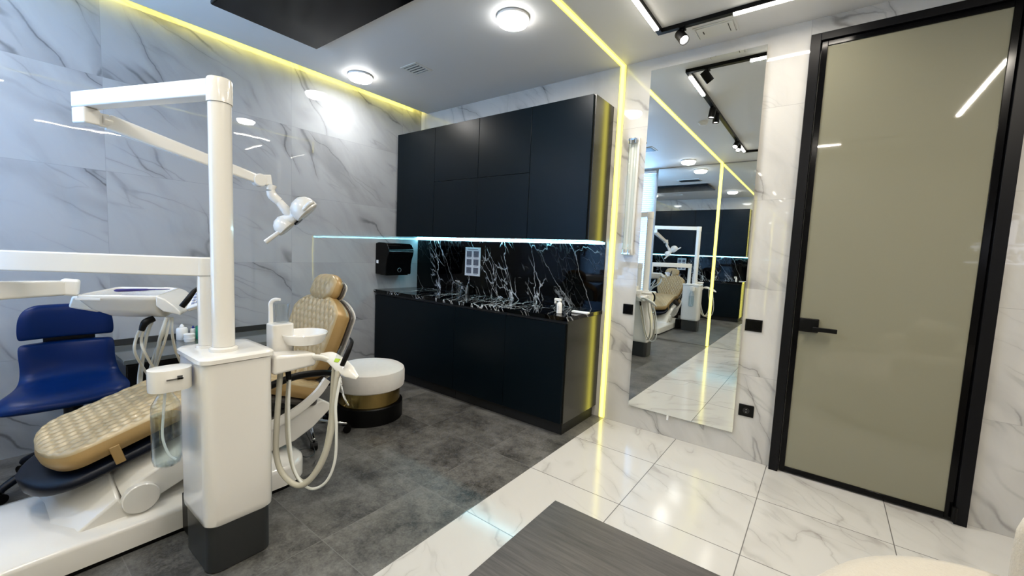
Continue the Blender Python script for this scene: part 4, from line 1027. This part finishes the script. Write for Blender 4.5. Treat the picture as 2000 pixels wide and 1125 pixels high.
def bluepad(name, rows, th, parent=BS):
    """rows: list of (x, z, y0, y1, curve) from top to bottom -> thick padded sheet facing +x"""
    ncol = 14; front = []; back = []
    for x, z, y0, y1, cv, nx, nz in rows:
        for j in range(ncol + 1):
            a = j / ncol; y = y0 + (y1 - y0) * a; e = (2 * a - 1) ** 2
            p_ = Vector((x + cv * e, y, z)); Nn = Vector((nx, 0, nz)).normalized()
            pf = math.sqrt(max(0, 1 - abs(2 * a - 1) ** 5))
            front.append(p_ + Nn * th * 0.5 * pf); back.append(p_ - Nn * th * 0.5 * pf)
    nr = len(rows); n = ncol + 1; vs = front + back; fs = []
    o = nr * n
    for i in range(nr - 1):
        for j in range(ncol):
            fs.append((i * n + j, i * n + j + 1, (i + 1) * n + j + 1, (i + 1) * n + j)); fs.append((o + i * n + j, o + (i + 1) * n + j, o + (i + 1) * n + j + 1, o + i * n + j + 1))
    for j in range(ncol):
        fs.append((j, o + j, o + j + 1, j + 1)); k = (nr - 1) * n; fs.append((k + j, k + j + 1, o + k + j + 1, o + k + j))
    for i in range(nr - 1):
        fs.append((i * n, (i + 1) * n, o + (i + 1) * n, o + i * n)); fs.append((i * n + ncol, o + i * n + ncol, o + (i + 1) * n + ncol, (i + 1) * n + ncol))
    ob = obj(name, MB().add(vs, fs), 'blue', parent, ang=70)
    s_ = ob.modifiers.new('soft', 'SUBSURF'); s_.levels = 2; s_.render_levels = 2
    return ob


yc = -2.915
bluepad('upper_backrest', [(0.385, 0.975, yc - 0.11, yc + 0.10, 0.02, 1, 0.1), (0.40, 0.962, yc - 0.155, yc + 0.155, 0.03, 1, 0), (0.405, 0.92, yc - 0.182, yc + 0.185, 0.04, 1, 0), (0.41, 0.86, yc - 0.190, yc + 0.192, 0.045, 1, 0), (0.41, 0.80, yc - 0.190, yc + 0.192, 0.045, 1, 0), (0.405, 0.788, yc - 0.180, yc + 0.182, 0.04, 1, 0)], 0.05)
bluepad('seat_shell', [(0.395, 0.765, yc - 0.175, yc + 0.180, 0.04, 1, 0), (0.405, 0.755, yc - 0.190, yc + 0.192, 0.045, 1, 0), (0.425, 0.70, yc - 0.190, yc + 0.192, 0.04, 1, 0.05), (0.44, 0.64, yc - 0.186, yc + 0.190, 0.035, 1, 0.15), (0.465, 0.585, yc - 0.19, yc + 0.20, 0.02, 1, 0.6), (0.53, 0.55, yc - 0.205, yc + 0.205, 0.0, 0.35, 1), (0.63, 0.54, yc - 0.255, yc + 0.215, 0.0, 0, 1), (0.72, 0.535, yc - 0.285, yc + 0.215, -0.01, 0.05, 1), (0.79, 0.515, yc - 0.29, yc + 0.20, -0.03, 0.4, 1), (0.815, 0.485, yc - 0.28, yc + 0.18, -0.04, 0.9, 0.5)], 0.055)
obj('backrest_link', MB().box((0.362, yc - 0.09, 0.70), (0.385, yc + 0.12, 0.86)), 'navy', BS, bevel=0.005)
sxc = 0.53
obj('gas_column', MB().cyl((sxc, yc, 0.06), (sxc, yc, 0.34), 0.030).cyl((sxc, yc, 0.34), (sxc, yc, 0.50), 0.040), 'navy', BS)
obj('seat_plate', MB().box((sxc - 0.08, yc - 0.08, 0.485), (sxc + 0.16, yc + 0.08, 0.512)), 'black', BS, bevel=0.004)
for k in range(5):
    a = math.radians(2 + 72 * k); d_ = Vector((math.cos(a), math.sin(a), 0)); hub = Vector((sxc, yc, 0)); RR = 0.30
    lg = obj('leg', MB().tube([hub + Vector((0, 0, 0.12)), hub + d_ * 0.08 + Vector((0, 0, 0.135)), hub + d_ * 0.2 + Vector((0, 0, 0.115)), hub + d_ * 0.28 + Vector((0, 0, 0.08)), hub + d_ * RR + Vector((0, 0, 0.062))], [0.026, 0.024, 0.020, 0.017], 14), 'navy', BS)
    q = hub + d_ * RR; sdv = Vector((-d_.y, d_.x, 0))
    obj('caster', MB().cyl(Vector((q.x, q.y, 0.026)) - sdv * 0.018, Vector((q.x, q.y, 0.026)) + sdv * 0.018, 0.025, seg=20).cyl((q.x, q.y, 0.04), (q.x, q.y, 0.062), 0.007, seg=10), 'black', lg)

# chrome stool behind the chair
CS = thing('rolling_stool', 'low rolling stool with chrome star base, half hidden behind the dental chair', 'stool', (0.98, -1.80, 0))
obj('gas_column', MB().cyl((0.98, -1.80, 0.06), (0.98, -1.80, 0.36), 0.022), 'chrome', CS)
for k in range(5):
    a = math.radians(-20 + 72 * k); d_ = Vector((math.cos(a), math.sin(a), 0)); hub = Vector((0.98, -1.80, 0.105)); RR = 0.26 if k != 4 else 0.22
    lg = obj('leg', MB().beam(hub, hub + d_ * RR + Vector((0, 0, -0.035)), 0.034, 0.028, w2=0.022, h2=0.018), 'chrome', CS, bevel=0.006)
    q = hub + d_ * RR; sdv = Vector((-d_.y, d_.x, 0))
    obj('caster', MB().cyl(Vector((q.x, q.y, 0.028)) - sdv * 0.02, Vector((q.x, q.y, 0.028)) + sdv * 0.02, 0.027, seg=22).cyl((q.x, q.y, 0.04), (q.x, q.y, 0.066), 0.007, seg=10), 'black', lg)
obj('stool_seat', MB().lathe((0.98, -1.70, 0.0), [(0.10, 0.365), (0.115, 0.370), (0.12, 0.385), (0.115, 0.40), (0.02, 0.41)], 40), 'navy', CS)

# pouf
pc = Vector((0.975, -1.30, 0))
t = thing('round_pouf', 'round pouf with ivory cushion, brass band and black drum base', 'pouf', pc)
obj('drum_base', MB().lathe(pc, [(0.255, 0.0), (0.262, 0.004), (0.262, 0.130), (0.255, 0.136), (0.01, 0.137)], 72), 'black', t)
obj('brass_band', MB().lathe(pc, [(0.240, 0.138), (0.240, 0.250)], 72), 'brass', t)
obj('cushion', MB().lathe(pc, [(0.20, 0.2505), (0.255, 0.252), (0.270, 0.262), (0.276, 0.29), (0.276, 0.375), (0.270, 0.398), (0.250, 0.412), (0.15, 0.421), (0.01, 0.423)], 72), 'velvet', t)

# ------------------------------------------------------------------ coffee table and sofa
tz = 0.52
t = thing('coffee_table', 'dark wooden coffee table in the foreground on white tiles', 'table', (3.476, -2.52, 0))
obj('table_top', MB().box((3.172, -3.00, tz - 0.035), (3.78, -2.040, tz)), 'wood', t, bevel=0.002)
for x in (3.235, 3.72):
    for y in (-2.94, -2.11):
        obj('leg', MB().box((x - 0.02, y - 0.02, 0), (x + 0.02, y + 0.02, tz - 0.0355)), 'black', t, bevel=0.002)
t = thing('curved_sofa', 'cream boucle curved sofa at the lower right beside the coffee table', 'sofa', (4.45, -2.05, 0))


def ell(cx, cy, a, b, z, n=64): return [Vector((cx + a * math.cos(2 * PI * i / n), cy + b * math.sin(2 * PI * i / n), z)) for i in range(n)]


obj('seat', MB().loft([ell(4.40, -2.02, 0.55 + g, 0.69 + g, z) for g, z in ((-0.03, 0.03), (-0.005, 0.05), (0.01, 0.15), (0.01, 0.35), (0.0, 0.41), (-0.025, 0.445), (-0.07, 0.465), (-0.30, 0.475))]), 'boucle', t, ang=60)
bp = catmull([(4.365, -1.47, 0), (4.70, -1.40, 0), (4.95, -1.58, 0), (5.04, -2.0, 0), (4.95, -2.45, 0), (4.70, -2.70, 0), (4.40, -2.76, 0)], 10)
rg = []; n = len(bp)
for i, p_ in enumerate(bp):
    T = (bp[min(i + 1, n - 1)] - bp[max(i - 1, 0)]).normalized(); sd = T.cross(Vector((0, 0, 1)))
    e = min(i, n - 1 - i) / 4; k = math.sqrt(max(0.03, 1 - (1 - min(1, e)) ** 2)); hw_ = 0.105 * k; hz = 0.70 - 0.04 * (1 - k)
    pr = [(-1, 0.02), (-1.02, 0.3), (-1, hz - 0.08), (-0.8, hz - 0.02), (-0.35, hz), (0.35, hz), (0.8, hz - 0.02), (1, hz - 0.08), (1.02, 0.3), (1, 0.02)]
    rg.append([p_ + sd * (a * hw_) + Vector((0, 0, z)) for a, z in pr])
obj('backrest', MB().loft(rg), 'boucle', t, ang=60)


def cushion(c, rot, lab):
    R = Matrix.Rotation(rot[2], 3, 'Z') @ Matrix.Rotation(rot[0], 3, 'X'); vs = []; n = 16
    for side_ in (1, -1):
        for i in range(n + 1):
            for j in range(n + 1):
                a, b = -1 + 2 * i / n, -1 + 2 * j / n
                h = 0.075 * ((1 - a ** 4) * (1 - b ** 4)) ** 0.6
                k = 1 - 0.06 * (1 - abs(a)) * abs(b) - 0.06 * (1 - abs(b)) * abs(a)
                vs.append(Vector(c) + R @ Vector((a * 0.21 * k, side_ * h, b * 0.21 * k)))
    m = (n + 1) ** 2; fs = []
    for s_ in (0, 1):
        for i in range(n):
            for j in range(n):
                q = [s_ * m + i * (n + 1) + j, s_ * m + i * (n + 1) + j + 1, s_ * m + (i + 1) * (n + 1) + j + 1, s_ * m + (i + 1) * (n + 1) + j]
                fs.append(tuple(q if s_ else q[::-1]))
    o = obj('throw_pillow', MB().add(vs, fs), 'boucle', loc=Vector(c) - Vector((0, 0, 0.2)), ang=70)
    tag(o, lab, 'pillow', 'pillows on the curved sofa')


cushion((4.62, -1.78, 0.715), (math.radians(-12), 0, math.radians(-35)), 'cream pillow leaning at the near arm of the sofa, seen in the door glass')
cushion((4.66, -2.28, 0.715), (math.radians(-12), 0, math.radians(-100)), 'cream pillow leaning on the sofa backrest, seen in the door glass')

# ------------------------------------------------------------------ round lit sign on the wall behind the camera (seen by reflection)
sx_, sz_ = 5.50, 1.68
t = thing('logo_sign', 'round glowing outline sign with a building, reflected at the right edge', 'sign', (sx_, YB + 0.01, 1.3))
obj('ring', MB().tube([(sx_ + 0.40 * math.cos(2 * PI * i / 48), YB + 0.02, sz_ + 0.40 * math.sin(2 * PI * i / 48)) for i in range(49)], 0.008, 8, sub=2), 'signbase', t)
g = MB()
for a, b, c_, d_ in ((-0.34, 0.34, -0.195, -0.18), (-0.30, 0.30, -0.02, 0.01), (-0.28, 0.28, 0.03, 0.04), (-0.20, -0.16, 0.04, 0.22), (-0.05, 0.05, 0.04, 0.30), (0.16, 0.20, 0.04, 0.22)):
    g.box((sx_ + a, YB + 0.012, sz_ + c_), (sx_ + b, YB + 0.022, sz_ + d_))
for k in range(9):
    a = -0.26 + k * 0.065; g.box((sx_ + a - 0.008, YB + 0.012, sz_ - 0.06), (sx_ + a + 0.008, YB + 0.022, sz_ - 0.02)) 
for cxx, rr in ((-0.18, 0.05), (0.0, 0.08), (0.18, 0.05)):
    g.tube([(sx_ + cxx + rr * math.cos(PI * i / 10), YB + 0.017, sz_ + (0.30 if cxx == 0 else 0.22) + rr * math.sin(PI * i / 10)) for i in range(11)], 0.005, 6, sub=1)
obj('building_outline', g, 'glow', t, smooth=False)
cu_ = bpy.data.curves.new('letters', 'FONT'); cu_.body = 'UKU'; cu_.size = 0.13; cu_.align_x = 'CENTER'; cu_.extrude = 0.004; cu_.space_character = 1.5
tmp = bpy.data.objects.new('letters', cu_); COL.objects.link(tmp)
dg = bpy.context.evaluated_depsgraph_get(); me_ = bpy.data.meshes.new_from_object(tmp.evaluated_get(dg))
g = MB().add([Vector((sx_ + q.co.x, YB + 0.017 + q.co.z, sz_ - 0.165 + q.co.y)) for q in me_.vertices], [tuple(p_.vertices) for p_ in me_.polygons])
obj('letters', g, 'glow', t, smooth=False)
bpy.data.objects.remove(tmp); bpy.data.meshes.remove(me_)
